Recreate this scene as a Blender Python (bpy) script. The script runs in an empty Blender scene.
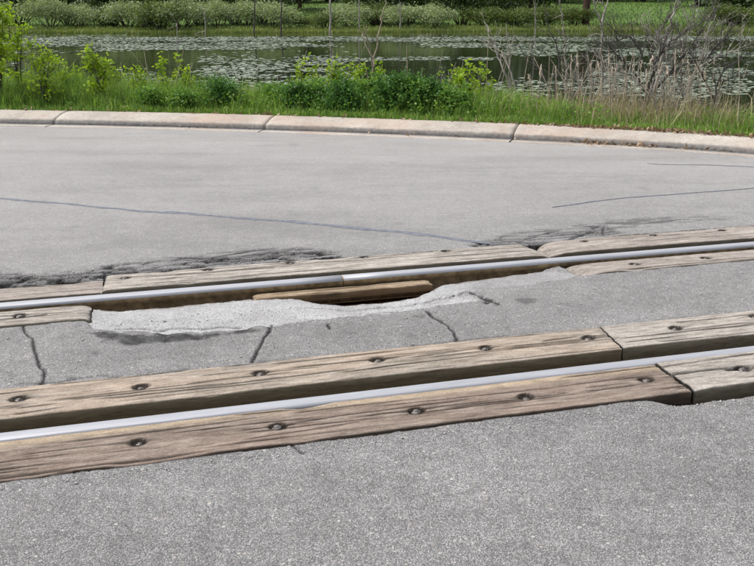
import bpy, math, random
import numpy as np

# ------------------------------------------------------------------ camera, sky, sun, exposure
scene = bpy.context.scene
PW, PH, FPX, HORIZON = 754.0, 566.0, 900.0, -5.0
CAM_H = 1.4924
PITCH = math.atan((PH / 2 - HORIZON) / FPX)
cam_data = bpy.data.cameras.new('camera')
cam = bpy.data.objects.new('camera', cam_data)
scene.collection.objects.link(cam)
cam.location = (0, 0, CAM_H)
cam.rotation_euler = (math.pi / 2 - PITCH, 0, 0)
cam_data.sensor_fit = 'HORIZONTAL'
cam_data.sensor_width = 36.0
cam_data.lens = FPX / PW * 36.0
cam_data.clip_start = 0.05
cam_data.clip_end = 2000
scene.camera = cam

SUN_EL, SUN_AZ = math.radians(60), math.radians(72)      # azimuth from +Y towards -X (behind the pond, left)
world = bpy.data.worlds.new('World')
scene.world = world
world.use_nodes = True
wn = world.node_tree.nodes
wl = world.node_tree.links
sky = wn.new('ShaderNodeTexSky')
sky.sky_type = 'NISHITA'
sky.sun_disc = False
sky.sun_elevation = SUN_EL
sky.sun_rotation = -SUN_AZ
sky.air_density = 1.2
sky.dust_density = 4.0
sky.ozone_density = 1.0
hsv = wn.new('ShaderNodeHueSaturation')
hsv.inputs['Saturation'].default_value = 0.35
wl.new(sky.outputs['Color'], hsv.inputs['Color'])
wl.new(hsv.outputs['Color'], wn['Background'].inputs['Color'])
wn['Background'].inputs['Strength'].default_value = 0.15

sun_data = bpy.data.lights.new('sun', 'SUN')
sun_data.energy = 1.5
sun_data.angle = math.radians(12)
sun_data.color = (1.0, 0.96, 0.9)
sun = bpy.data.objects.new('sun', sun_data)
scene.collection.objects.link(sun)
sun.rotation_euler = (-(math.pi / 2 - SUN_EL), 0, SUN_AZ)
sun.location = (0, 0, 30)

scene.view_settings.view_transform = 'Standard'
scene.view_settings.look = 'None'
scene.view_settings.gamma = 1
scene.view_settings.use_curve_mapping = False
scene.view_settings.exposure = 0.93

# ------------------------------------------------------------------ helpers
rng = np.random.default_rng(7)
random.seed(7)
SP, CP = math.sin(PITCH), math.cos(PITCH)

def ray(px, py):
    dx = (px - PW / 2) / FPX
    dz = -(py - PH / 2) / FPX
    return np.array([dx, CP + dz * SP, -SP + dz * CP])

def G(px, py, z=0.0):                 # pixel -> point on the horizontal plane z
    d = ray(px, py)
    return np.array([0, 0, CAM_H]) + d * ((z - CAM_H) / d[2])

def at(px, py, Y):                    # pixel -> point at world depth Y
    d = ray(px, py)
    return np.array([0, 0, CAM_H]) + d * (Y / d[1])

def X_at(px, Y, z=0.0):
    depth = Y * CP + (CAM_H - z) * SP
    return (px - PW / 2) / FPX * depth

ANG = math.radians(15.484)
RT = np.array([math.cos(ANG), math.sin(ANG)])
RN = np.array([-math.sin(ANG), math.cos(ANG)])
RO = np.array([0.2316, 4.8719])

def uv(px, py, z=0.0):
    q = G(px, py, z)[:2] - RO
    return float(q @ RT), float(q @ RN)

def W(u, v):
    u = np.asarray(u, float); v = np.asarray(v, float)
    return RO[0] + u * RT[0] + v * RN[0], RO[1] + u * RT[1] + v * RN[1]

def hsh(ix, iy, s):
    n = (ix.astype(np.int64) * 374761393 + iy.astype(np.int64) * 668265263 + s * 144269504 + 12345).astype(np.uint64)
    n &= np.uint64(0xffffffff)
    n = ((n ^ (n >> np.uint64(13))) * np.uint64(1274126177)) & np.uint64(0xffffffff)
    n = ((n ^ (n >> np.uint64(15))) * np.uint64(2246822519)) & np.uint64(0xffffffff)
    return ((n ^ (n >> np.uint64(16))) & np.uint64(0xffff)).astype(float) / 65535.0

def vn(x, y, s=0):
    x = np.asarray(x, float); y = np.asarray(y, float)
    x, y = np.broadcast_arrays(x, y)
    ix = np.floor(x); iy = np.floor(y)
    fx = x - ix; fy = y - iy
    fx = fx * fx * (3 - 2 * fx); fy = fy * fy * (3 - 2 * fy)
    a = hsh(ix, iy, s); b = hsh(ix + 1, iy, s); c = hsh(ix, iy + 1, s); d = hsh(ix + 1, iy + 1, s)
    return (a * (1 - fx) + b * fx) * (1 - fy) + (c * (1 - fx) + d * fx) * fy

def fbm(x, y, s=0, o=4):
    t = 0; a = 0.5
    for i in range(o):
        t = t + a * vn(np.asarray(x) * 2 ** i, np.asarray(y) * 2 ** i, s + i * 17)
        a *= 0.5
    return t / (1 - 0.5 ** o)

def worley(x, y, s=0):
    ix = np.floor(x); iy = np.floor(y)
    f1 = np.full(x.shape, 9.0); f2 = np.full(x.shape, 9.0)
    for i in (-1, 0, 1):
        for j in (-1, 0, 1):
            cx = ix + i + hsh(ix + i, iy + j, s); cy = iy + j + hsh(ix + i, iy + j, s + 91)
            d = np.hypot(cx - x, cy - y)
            f2 = np.where(d < f1, f1, np.minimum(f2, d))
            f1 = np.minimum(f1, d)
    return f1, f2

def sstep(a, b, x):
    t = np.clip((x - a) / (b - a), 0, 1)
    return t * t * (3 - 2 * t)

def polydist(px, py, pts):            # distance to a polyline
    best = np.full(px.shape, 1e9)
    for (x0, y0), (x1, y1) in zip(pts[:-1], pts[1:]):
        dx, dy = x1 - x0, y1 - y0
        t = np.clip(((px - x0) * dx + (py - y0) * dy) / (dx * dx + dy * dy + 1e-12), 0, 1)
        best = np.minimum(best, np.hypot(px - x0 - t * dx, py - y0 - t * dy))
    return best

def inpoly(px, py, pts):
    r = np.zeros(px.shape, bool)
    n = len(pts)
    for i in range(n):
        x0, y0 = pts[i]; x1, y1 = pts[(i + 1) % n]
        c = ((y0 > py) != (y1 > py)) & (px < (x1 - x0) * (py - y0) / (y1 - y0 + 1e-12) + x0)
        r ^= c
    return r

def softpoly(px, py, pts, w, s=0, amp=0.02):   # 1 inside, soft ragged edge
    d = polydist(px, py, list(pts) + [pts[0]])
    sd = np.where(inpoly(px, py, pts), d, -d)
    sd = sd + (fbm(px * 14, py * 14, s) - 0.5) * amp * 2
    return sstep(-w, w, sd)

def link(o, parent=None):
    scene.collection.objects.link(o)
    if parent is not None:
        o.parent = parent
    return o

def mesh_data(name, verts, quads=None, tris=None, mats=(), smooth=False, attrs=None, fmat=None):
    me = bpy.data.meshes.new(name)
    verts = np.asarray(verts, np.float32)
    me.vertices.add(len(verts))
    me.vertices.foreach_set('co', verts.ravel())
    nq = 0 if quads is None else len(quads)
    nt = 0 if tris is None else len(tris)
    idx = []
    if nq: idx.append(np.asarray(quads, np.int32).ravel())
    if nt: idx.append(np.asarray(tris, np.int32).ravel())
    idx = np.concatenate(idx)
    me.loops.add(len(idx))
    me.loops.foreach_set('vertex_index', idx)
    me.polygons.add(nq + nt)
    starts = np.concatenate([np.arange(nq) * 4, nq * 4 + np.arange(nt) * 3]).astype(np.int32)
    me.polygons.foreach_set('loop_start', starts)
    if smooth:
        me.polygons.foreach_set('use_smooth', np.ones(nq + nt, bool))
    for m in mats:
        me.materials.append(m)
    if fmat is not None:
        me.polygons.foreach_set('material_index', np.asarray(fmat, np.int32))
    if attrs:
        for k, a in attrs.items():
            at_ = me.attributes.new(k, 'FLOAT', 'POINT')
            at_.data.foreach_set('value', np.asarray(a, np.float32))
    me.update(calc_edges=True)
    me.validate()
    return me

def obj(name, me, parent=None, label=None, cat=None, group=None, kind=None, loc=None):
    o = bpy.data.objects.new(name, me)
    link(o, parent)
    if label: o['label'] = label
    if cat: o['category'] = cat
    if group: o['group'] = group
    if kind: o['kind'] = kind
    if loc is not None: o.location = loc
    return o

def grid_quads(nu, nv, off=0):
    i = np.arange(nu - 1)[:, None] * nv + np.arange(nv - 1)[None, :]
    i = i.ravel() + off
    return np.stack([i, i + nv, i + nv + 1, i + 1], 1)

class Bag:                             # collects tubes, leaves
    def __init__(s):
        s.v = []; s.q = []; s.t = []; s.n = 0
    def add(s, v, q=None, t=None):
        v = np.asarray(v, float)
        if q is not None and len(q): s.q.append(np.asarray(q) + s.n)
        if t is not None and len(t): s.t.append(np.asarray(t) + s.n)
        s.v.append(v); s.n += len(v)
    def tube(s, pts, rad, k=5):
        pts = np.asarray(pts, float); n = len(pts)
        rad = np.broadcast_to(np.asarray(rad, float), (n,))
        tan = np.gradient(pts, axis=0)
        tan /= np.linalg.norm(tan, axis=1)[:, None] + 1e-9
        ref = np.array([0.31, 0.95, 0.05])
        a = np.cross(tan, ref); a /= np.linalg.norm(a, axis=1)[:, None] + 1e-9
        b = np.cross(tan, a)
        th = np.arange(k) * 2 * math.pi / k
        v = pts[:, None, :] + rad[:, None, None] * (a[:, None, :] * np.cos(th)[None, :, None] + b[:, None, :] * np.sin(th)[None, :, None])
        v = v.reshape(-1, 3)
        q = []
        for i in range(n - 1):
            for j in range(k):
                q.append((i * k + j, i * k + (j + 1) % k, (i + 1) * k + (j + 1) % k, (i + 1) * k + j))
        t = [((n - 1) * k, (n - 1) * k + j, (n - 1) * k + j + 1) for j in range(1, k - 1)]
        s.add(v, q, t)
    def leaves(s, pos, size, updir=0.3, aspect=0.5, r=None):   # rhombic leaves, random orientation
        r = r or rng
        pos = np.asarray(pos, float); n = len(pos)
        size = np.broadcast_to(np.asarray(size, float), (n,)) * r.uniform(0.7, 1.3, n)
        d = r.normal(size=(n, 3)); d[:, 2] = d[:, 2] * 0.6 + updir
        d /= np.linalg.norm(d, axis=1)[:, None]
        e = np.cross(d, r.normal(size=(n, 3))); e /= np.linalg.norm(e, axis=1)[:, None] + 1e-9
        f = np.cross(d, e)
        a = pos; m = pos + d * size[:, None] * 0.45
        w = size[:, None] * aspect * 0.5
        tip = pos + d * size[:, None] - f * size[:, None] * 0.12
        v = np.stack([a, m + e * w, tip, m - e * w], 1).reshape(-1, 3)
        q = np.arange(n * 4).reshape(-1, 4)
        s.add(v, q)
    def data(s, name, mats, smooth=False, attrs=None):
        return mesh_data(name, np.concatenate(s.v), np.concatenate(s.q) if s.q else None, np.concatenate(s.t) if s.t else None, mats, smooth, attrs)

# ------------------------------------------------------------------ materials
class NT:
    def __init__(s, name):
        s.m = bpy.data.materials.new(name); s.m.use_nodes = True
        s.t = s.m.node_tree; s.N = s.t.nodes; s.L = s.t.links
        s.b = s.N['Principled BSDF']; s.out = s.N['Material Output']
    def n(s, typ, **kw):
        nd = s.N.new(typ)
        for k, v in kw.items():
            if k in nd.inputs: nd.inputs[k].default_value = v
            else: setattr(nd, k, v)
        return nd
    def l(s, a, b): s.L.new(a, b)
    def coord(s, kind='Object', scale=(1, 1, 1), off=None):
        tc = s.n('ShaderNodeTexCoord')
        mp = s.n('ShaderNodeMapping'); mp.inputs['Scale'].default_value = scale
        s.l(tc.outputs[kind], mp.inputs['Vector'])
        if off is not None: s.l(off, mp.inputs['Location'])
        return mp.outputs['Vector']
    def noise(s, vec, scale, detail=4, rough=0.55):
        nd = s.n('ShaderNodeTexNoise'); nd.inputs['Scale'].default_value = scale
        nd.inputs['Detail'].default_value = detail; nd.inputs['Roughness'].default_value = rough
        s.l(vec, nd.inputs['Vector']); return nd.outputs['Fac']
    def ramp(s, fac, stops):
        nd = s.n('ShaderNodeValToRGB'); e = nd.color_ramp.elements
        while len(e) < len(stops): e.new(0.5)
        for i, (p, c) in enumerate(stops):
            e[i].position = p
            e[i].color = (*c, 1) if isinstance(c, tuple) else (c, c, c, 1)
        s.l(fac, nd.inputs['Fac']); return nd.outputs['Color']
    def mix(s, fac, a, b, mode='MIX'):
        nd = s.n('ShaderNodeMix'); nd.data_type = 'RGBA'; nd.blend_type = mode
        for sk, val in ((nd.inputs[0], fac), (nd.inputs[6], a), (nd.inputs[7], b)):
            if isinstance(val, (int, float)): sk.default_value = val
            elif isinstance(val, tuple): sk.default_value = (*val, 1)
            else: s.l(val, sk)
        return nd.outputs[2]
    def math(s, op, a, b=0.0, clamp=False):
        nd = s.n('ShaderNodeMath'); nd.operation = op; nd.use_clamp = clamp
        for sk, val in ((nd.inputs[0], a), (nd.inputs[1], b)):
            if isinstance(val, (int, float)): sk.default_value = val
            else: s.l(val, sk)
        return nd.outputs[0]
    def attr(s, name):
        nd = s.n('ShaderNodeAttribute'); nd.attribute_name = name; return nd.outputs['Fac']
    def bump(s, h, dist, strength=1.0):
        nd = s.n('ShaderNodeBump'); nd.inputs['Distance'].default_value = dist
        nd.inputs['Strength'].default_value = strength
        s.l(h, nd.inputs['Height']); s.l(nd.outputs['Normal'], s.b.inputs['Normal']); return nd
    def col(s, c):
        if isinstance(c, tuple): s.b.inputs['Base Color'].default_value = (*c, 1)
        else: s.l(c, s.b.inputs['Base Color'])
    def rough(s, r, spec=0.5):
        if isinstance(r, (int, float)): s.b.inputs['Roughness'].default_value = r
        else: s.l(r, s.b.inputs['Roughness'])
        s.b.inputs['Specular IOR Level'].default_value = spec

def m_asphalt():
    s = NT('asphalt'); c = s.coord()
    vo = s.n('ShaderNodeTexVoronoi'); vo.inputs['Scale'].default_value = 240
    s.l(c, vo.inputs['Vector'])
    sep = s.n('ShaderNodeSeparateColor'); s.l(vo.outputs['Color'], sep.inputs['Color'])
    stone = s.ramp(sep.outputs[0], [(0, 0.125), (0.3, 0.195), (0.6, 0.25), (0.85, 0.31), (1, 0.41)])
    tint = s.mix(0.3, (0.5, 0.5, 0.5), vo.outputs['Color'])
    tint2 = s.n('ShaderNodeHueSaturation'); tint2.inputs['Saturation'].default_value = 0.25; tint2.inputs['Value'].default_value = 1.9
    s.l(tint, tint2.inputs['Color'])
    stone = s.mix(0.35, stone, tint2.outputs['Color'], 'MULTIPLY')
    fine = s.noise(c, 420, 2)
    stone = s.mix(s.math('MULTIPLY', s.ramp(vo.outputs['Distance'], [(0.34, 0.0), (0.66, 1.0)]), 0.6), stone, (0.10, 0.098, 0.10))
    stone = s.mix(0.6, stone, s.ramp(fine, [(0.3, 0.55), (0.7, 1.35)]), 'MULTIPLY')
    big = s.noise(c, 0.55, 5, 0.6)
    mid = s.noise(c, 4.5, 5, 0.65)
    col = s.mix(1.0, stone, s.ramp(big, [(0.3, 0.86), (0.7, 1.12)]), 'MULTIPLY')
    col = s.mix(1.0, col, s.ramp(mid, [(0.25, 0.84), (0.75, 1.12)]), 'MULTIPLY')
    col = s.mix(1.0, col, s.ramp(s.noise(c, 17, 4, 0.7), [(0.3, 0.84), (0.7, 1.14)]), 'MULTIPLY')
    v2 = s.n('ShaderNodeTexVoronoi'); v2.inputs['Scale'].default_value = 62; s.l(c, v2.inputs['Vector'])
    sp2 = s.n('ShaderNodeSeparateColor'); s.l(v2.outputs['Color'], sp2.inputs['Color'])
    pick = s.math('MULTIPLY', s.math('GREATER_THAN', sp2.outputs[0], 0.90), s.math('LESS_THAN', v2.outputs['Distance'], 0.33))
    col = s.mix(s.math('MULTIPLY', pick, 0.7), col, s.ramp(sp2.outputs[1], [(0.0, (0.10, 0.09, 0.085)), (0.4, (0.26, 0.235, 0.21)), (1.0, (0.50, 0.48, 0.45))]))
    col = s.mix(1.0, col, (1.0, 0.986, 0.974), 'MULTIPLY')
    spot = s.noise(s.coord(scale=(1, 2.2, 1)), 9, 3, 0.5)
    col = s.mix(s.ramp(spot, [(0.70, 0.0), (0.78, 0.45)]), col, (0.09, 0.088, 0.088))
    # wear attributes: far carriageway polished paler, concrete patch, tar and dark marks, soil
    worn = s.attr('worn')
    col = s.mix(s.math('MULTIPLY', worn, 0.55), col, (0.342, 0.332, 0.32))
    lane = s.noise(s.coord(scale=(0.35, 1.3, 1.0)), 1.1, 6, 0.68)
    col = s.mix(1.0, col, s.ramp(lane, [(0.28, 0.80), (0.5, 1.0), (0.72, 1.10)]), 'MULTIPLY')
    drip = s.noise(s.coord(scale=(1, 1, 1)), 2.6, 3, 0.5)
    col = s.mix(s.ramp(drip, [(0.66, 0.0), (0.76, 0.35)]), col, (0.11, 0.107, 0.105))
    pv = s.mix(0.3, s.ramp(sep.outputs[1], [(0, 0.16), (0.45, 0.36), (0.8, 0.46), (1, 0.62)]), s.ramp(fine, [(0.3, 0.30), (0.7, 0.44)]))
    pv = s.mix(1.0, pv, s.ramp(mid, [(0.3, 0.8), (0.65, 1.08)]), 'MULTIPLY')
    col = s.mix(s.attr('patch'), col, pv)
    dn = s.noise(c, 30, 4)
    soil = s.ramp(dn, [(0.3, (0.03, 0.014, 0.008)), (0.6, (0.075, 0.034, 0.018)), (0.8, (0.13, 0.08, 0.05))])
    col = s.mix(s.attr('dirt'), col, soil)
    tar = s.attr('tar')
    tarc = s.ramp(s.noise(c, 90, 3), [(0.35, 0.010), (0.7, 0.035)])
    col = s.mix(tar, col, tarc)
    s.col(col)
    s.rough(0.9, 0.08)
    h = s.math('ADD', s.math('MULTIPLY', vo.outputs['Distance'], -1.0), s.math('MULTIPLY', s.noise(c, 300, 3), 0.8))
    s.bump(h, 0.0045, 0.9)
    return s.m

def m_concrete():
    s = NT('kerb_concrete'); c = s.coord()
    a = s.noise(c, 2.2, 6, 0.65); b = s.noise(c, 26, 4)
    col = s.ramp(a, [(0.25, (0.22, 0.193, 0.165)), (0.5, (0.31, 0.278, 0.242)), (0.75, (0.39, 0.354, 0.31))])
    col = s.mix(0.6, col, s.ramp(b, [(0.3, 0.7), (0.7, 1.2)]), 'MULTIPLY')
    d = s.noise(c, 0.9, 4)
    col = s.mix(s.math('MULTIPLY', s.ramp(d, [(0.5, 0.0), (0.7, 1.0)]), 0.5), col, (0.30, 0.20, 0.14))
    col = s.mix(s.attr('grime'), col, s.ramp(b, [(0.3, 0.07), (0.7, 0.15)]))
    s.col(col); s.rough(0.9, 0.3)
    s.bump(s.math('ADD', b, s.math('MULTIPLY', s.noise(c, 120, 3), 0.5)), 0.006, 0.7)
    return s.m

def m_wood(name, dark, midc, light, side, stainc=None):
    s = NT(name)
    oi = s.n('ShaderNodeObjectInfo')
    off = s.n('ShaderNodeCombineXYZ')
    s.l(s.math('MULTIPLY', oi.outputs['Random'], 37.0), off.inputs[0])
    s.l(s.math('MULTIPLY', oi.outputs['Random'], 91.0), off.inputs[1])
    c = s.coord(scale=(3.6, 24, 24), off=off.outputs[0])
    c2 = s.coord(scale=(1.0, 3.2, 3.2), off=off.outputs[0])
    c3 = s.coord(scale=(16, 110, 110), off=off.outputs[0])
    g = s.noise(c, 1.6, 6, 0.62); g2 = s.noise(c3, 1.5, 4, 0.6); big = s.noise(c2, 1.6, 4, 0.6)
    f = s.math('ADD', s.math('MULTIPLY', g, 0.65), s.math('MULTIPLY', g2, 0.35))
    col = s.ramp(f, [(0.30, dark), (0.46, midc), (0.62, light)])
    col = s.mix(1.0, col, s.ramp(big, [(0.3, 0.80), (0.7, 1.14)]), 'MULTIPLY')
    if stainc:
        col = s.mix(s.math('MULTIPLY', s.ramp(big, [(0.45, 0.0), (0.65, 1.0)]), 0.6), col, stainc)
    c4 = s.coord(scale=(3.0, 44, 44), off=off.outputs[0])
    streak = s.noise(c4, 1.4, 5, 0.7)
    col = s.mix(s.ramp(streak, [(0.34, 0.85), (0.42, 0.0)]), col, (0.06, 0.047, 0.038))
    kn = s.noise(s.coord(scale=(5, 14, 14), off=off.outputs[0]), 1.7, 3, 0.5)
    col = s.mix(s.ramp(kn, [(0.70, 0.0), (0.76, 0.55)]), col, (0.075, 0.058, 0.045))
    col = s.mix(s.math('MULTIPLY', s.attr('rub'), 0.75), col, s.mix(g2, (0.16, 0.12, 0.075), (0.46, 0.38, 0.28)))
    sp = s.noise(s.coord(scale=(0.6, 1, 1)), 150, 3, 0.7)
    col = s.mix(0.9, col, s.ramp(sp, [(0.3, 0.72), (0.7, 1.24)]), 'MULTIPLY')
    blot = s.noise(s.coord(scale=(0.6, 1, 1), off=off.outputs[0]), 22, 4, 0.65)
    col = s.mix(0.8, col, s.ramp(blot, [(0.3, 0.78), (0.7, 1.16)]), 'MULTIPLY')
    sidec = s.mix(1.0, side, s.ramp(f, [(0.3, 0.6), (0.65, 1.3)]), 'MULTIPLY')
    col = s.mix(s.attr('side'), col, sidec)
    col = s.mix(s.math('MULTIPLY', s.attr('split'), 0.95), col, (0.014, 0.011, 0.009))
    s.col(col); s.rough(0.88, 0.08)
    s.bump(s.math('ADD', g, s.math('MULTIPLY', g2, 1.5)), 0.0022, 0.8)
    return s.m

def m_simple(name, c0, c1, scale, rough=0.8, bump=0.0, metal=0.0, spec=0.4, stretch=(1, 1, 1)):
    s = NT(name); c = s.coord(scale=stretch)
    nz = s.noise(c, scale, 5, 0.6)
    s.col(s.ramp(nz, [(0.3, c0), (0.7, c1)])); s.rough(rough, spec)
    s.b.inputs['Metallic'].default_value = metal
    if bump: s.bump(nz, bump)
    return s.m

def m_leaf(name, c0, c1, trans=0.35, scale=1.5, rough=0.55):
    s = NT(name); c = s.coord()
    gi = s.n('ShaderNodeNewGeometry')
    r = s.math('ADD', s.math('MULTIPLY', gi.outputs['Random Per Island'], 0.6), s.math('MULTIPLY', s.noise(c, scale, 3), 0.4))
    col = s.ramp(r, [(0.15, c0), (0.8, c1)])
    s.col(col); s.rough(rough, 0.3)
    tr = s.n('ShaderNodeBsdfTranslucent')
    s.l(s.mix(1.0, col, (1.25, 1.3, 0.6), 'MULTIPLY'), tr.inputs['Color'])
    mx = s.n('ShaderNodeMixShader'); mx.inputs[0].default_value = trans
    s.l(s.b.outputs[0], mx.inputs[1]); s.l(tr.outputs[0], mx.inputs[2])
    s.l(mx.outputs[0], s.out.inputs['Surface'])
    return s.m

def m_ground():
    s = NT('earth_and_turf'); c = s.coord()
    a = s.noise(c, 0.25, 5); b = s.noise(c, 3.0, 5)
    col = s.ramp(b, [(0.3, (0.035, 0.055, 0.012)), (0.55, (0.07, 0.13, 0.022)), (0.75, (0.11, 0.16, 0.035))])
    dry = s.ramp(a, [(0.3, (0.09, 0.085, 0.04)), (0.7, (0.16, 0.14, 0.075))])
    col = s.mix(s.math('MULTIPLY', s.attr('dry'), 0.85), col, dry)
    mud = s.ramp(b, [(0.3, (0.03, 0.022, 0.014)), (0.7, (0.07, 0.05, 0.03))])
    col = s.mix(s.attr('mud'), col, mud)
    s.col(col); s.rough(0.9, 0.2); s.bump(b, 0.05)
    return s.m

def m_water():
    s = NT('pond_water'); c = s.coord(scale=(0.35, 1.0, 1.0))
    s.col((0.010, 0.013, 0.006)); s.rough(0.035, 0.5)
    s.b.inputs['IOR'].default_value = 1.33
    h = s.math('ADD', s.noise(c, 2.2, 3), s.math('MULTIPLY', s.noise(c, 9, 2), 0.25))
    s.bump(h, 0.012, 0.5)
    return s.m

MAT = dict(
    asphalt=m_asphalt(), concrete=m_concrete(), ground=m_ground(), water=m_water(),
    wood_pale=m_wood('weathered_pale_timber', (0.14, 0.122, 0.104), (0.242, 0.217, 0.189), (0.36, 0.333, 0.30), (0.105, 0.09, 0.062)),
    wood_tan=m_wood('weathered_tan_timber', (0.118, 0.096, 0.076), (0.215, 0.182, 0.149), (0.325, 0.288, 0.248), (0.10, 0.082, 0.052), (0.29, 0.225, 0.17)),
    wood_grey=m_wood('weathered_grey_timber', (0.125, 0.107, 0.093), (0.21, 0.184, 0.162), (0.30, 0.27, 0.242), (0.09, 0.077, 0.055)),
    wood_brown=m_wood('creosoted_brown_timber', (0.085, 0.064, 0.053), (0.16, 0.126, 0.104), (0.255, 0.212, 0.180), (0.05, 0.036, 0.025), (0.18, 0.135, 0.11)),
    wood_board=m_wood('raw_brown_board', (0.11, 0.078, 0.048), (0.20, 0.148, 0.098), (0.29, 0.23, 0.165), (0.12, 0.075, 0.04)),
    rail_top=m_simple('polished_rail_steel', (0.24, 0.243, 0.26), (0.31, 0.315, 0.338), 30, 0.5, 0.0006, 0.35, 0.5, (0.15, 3, 1)),
    rust=m_simple('rusty_rail_steel', (0.10, 0.068, 0.036), (0.29, 0.21, 0.115), 22, 0.8, 0.001, 0.15),
    bolt=m_simple('worn_bolt_steel', (0.045, 0.036, 0.03), (0.20, 0.185, 0.175), 60, 0.6, 0.001, 0.6),
    bed=m_simple('track_bed_soil', (0.018, 0.010, 0.006), (0.06, 0.032, 0.018), 18, 0.95, 0.01),
    stone=m_simple('rubble_stone', (0.13, 0.08, 0.05), (0.32, 0.27, 0.22), 9, 0.85, 0.004),
    sealant=m_simple('crack_sealant', (0.07, 0.077, 0.093), (0.15, 0.158, 0.18), 25, 0.8, 0.002, 0, 0.2),
    grass=m_leaf('fresh_grass', (0.06, 0.14, 0.022), (0.19, 0.30, 0.065), 0.35, 1.6),
    palegrass=m_leaf('pale_grass', (0.15, 0.24, 0.05), (0.30, 0.38, 0.10), 0.35, 0.8),
    herb=m_leaf('herb_leaf', (0.06, 0.15, 0.02), (0.17, 0.29, 0.05), 0.35, 1.5),
    drygrass=m_leaf('dry_grass', (0.22, 0.18, 0.10), (0.42, 0.36, 0.24), 0.2, 2.0),
    meadow=m_leaf('meadow_grass', (0.035, 0.075, 0.014), (0.10, 0.15, 0.035), 0.3, 0.12),
    sedge=m_leaf('shore_sedge', (0.08, 0.135, 0.03), (0.22, 0.25, 0.08), 0.3, 0.15),
    sapling=m_leaf('sapling_leaf', (0.12, 0.22, 0.012), (0.32, 0.42, 0.04), 0.45, 3),
    weed=m_leaf('dark_weed_leaf', (0.026, 0.085, 0.016), (0.085, 0.19, 0.036), 0.3, 2),
    willow=m_leaf('willow_leaf', (0.095, 0.14, 0.06), (0.33, 0.39, 0.22), 0.3, 0.7),
    olive=m_leaf('olive_shrub_leaf', (0.04, 0.065, 0.015), (0.13, 0.17, 0.045), 0.3, 0.7),
    tree=m_leaf('broadleaf_tree_leaf', (0.012, 0.026, 0.007), (0.05, 0.085, 0.018), 0.2, 0.4),
    spruce=m_leaf('conifer_needle', (0.010, 0.022, 0.009), (0.032, 0.055, 0.022), 0.1, 0.4),
    bark=m_simple('dark_bark', (0.025, 0.02, 0.016), (0.085, 0.068, 0.055), 12, 0.9, 0.01, 0, 0.2, (1, 1, 0.2)),
    redbark=m_simple('reddish_bark', (0.035, 0.022, 0.017), (0.10, 0.062, 0.045), 8, 0.9, 0.02, 0, 0.2, (1, 1, 0.2)),
    deadwood=m_simple('grey_dead_wood', (0.13, 0.115, 0.10), (0.36, 0.33, 0.29), 9, 0.85, 0.003),
    darkdead=m_simple('dark_dead_wood', (0.022, 0.019, 0.017), (0.085, 0.075, 0.066), 9, 0.85, 0.003),
    cattail=m_simple('cattail_fluff', (0.30, 0.23, 0.16), (0.58, 0.50, 0.40), 40, 0.95, 0.004),
    reed=m_simple('dry_reed_stem', (0.14, 0.11, 0.078), (0.33, 0.28, 0.21), 14, 0.85),
    pad=m_simple('lily_pad', (0.075, 0.10, 0.06), (0.21, 0.245, 0.175), 1.3, 0.5, 0.0, 0, 0.4),
    litter=m_leaf('leaf_litter', (0.10, 0.06, 0.035), (0.30, 0.21, 0.13), 0.1, 3),
)

# ------------------------------------------------------------------ kerb line
KPX = [(0, 123.5), (55, 124.3), (160, 126.6), (265, 129.5), (390, 134), (513, 139.2), (600, 143.5), (680, 148.3), (754, 153.3)]
KP = [tuple(G(x, y)[:2]) for x, y in KPX]
d0 = np.array(KP[0]) - np.array(KP[2]); d0 /= np.linalg.norm(d0)
KP = [tuple(np.array(KP[0]) + d0 * k) for k in (60, 30, 14, 6, 3)] + KP
tail = [(4.35, 8.36), (5.2, 8.12), (6.4, 8.25), (9, 8.95), (20, 12.0), (60, 22.9)]
KPall = np.array(KP + tail)
def yK(x): return np.interp(x, KPall[:, 0], KPall[:, 1])

# ------------------------------------------------------------------ ground sheet
WATER_Z = -0.9
def far_shore(x):
    return 63.5 + 1.6 * np.sin(x * 0.11) + 1.2 * (vn(x * 0.3, 0 * x, 5) - 0.5)

def ground_z(x, y):
    d = y - yK(x)
    near = 0.095 - 0.02 * np.clip(d, 0, 2) - 1.3 * sstep(1.6, 5.2, d) + 0.05 * (fbm(x * 1.3, y * 1.3, 3) - 0.5)
    near = np.where(d < 0.30, -0.4, near)
    e = y - far_shore(x)
    bank = -1.25 + 0.55 * sstep(-2.0, 1.5, e) + 0.035 * np.clip(e, 0, 400) * sstep(2, 30, e) + 0.35 * (fbm(x * 0.07, y * 0.07, 8) - 0.5) * sstep(2, 14, e)
    bank = np.minimum(bank, 7)
    side = np.clip((np.abs(x) - 75) * 0.05, 0, 2.0)
    z = np.maximum(np.where(y < 40, near, bank), -1.3) 
    z = np.where(d > 1, np.minimum(z + side, 7), z)
    return z

def axis(segs):
    out = []
    for a, b, st in segs:
        out.append(np.arange(a, b - 1e-6, st))
    return np.concatenate(out + [[segs[-1][1]]])
gx = axis([(-400, -80, 20), (-80, -12, 2), (-12, 9, 0.16), (9, 80, 2), (80, 400, 20)])
gy = axis([(-60, 4, 4), (4, 18, 0.14), (18, 60, 2), (60, 84, 0.5), (84, 140, 3), (140, 700, 30)])
GX, GY = np.meshgrid(gx, gy, indexing='ij')
GZ = ground_z(GX, GY)
e = GY - far_shore(GX)
mud = np.where(GY < 40, sstep(-0.6, -0.85, GZ), sstep(0.3, -0.6, e))
dry = np.where(GY < 40, sstep(0.5, 3.0, GX) * 0.6, sstep(9, 3, e) * 0.7)
gm = mesh_data('ground', np.stack([GX, GY, GZ], -1).reshape(-1, 3), grid_quads(len(gx), len(gy)), None, [MAT['ground']], True,
               dict(mud=mud.ravel(), dry=dry.ravel()))
obj('ground', gm, kind='structure')

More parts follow.
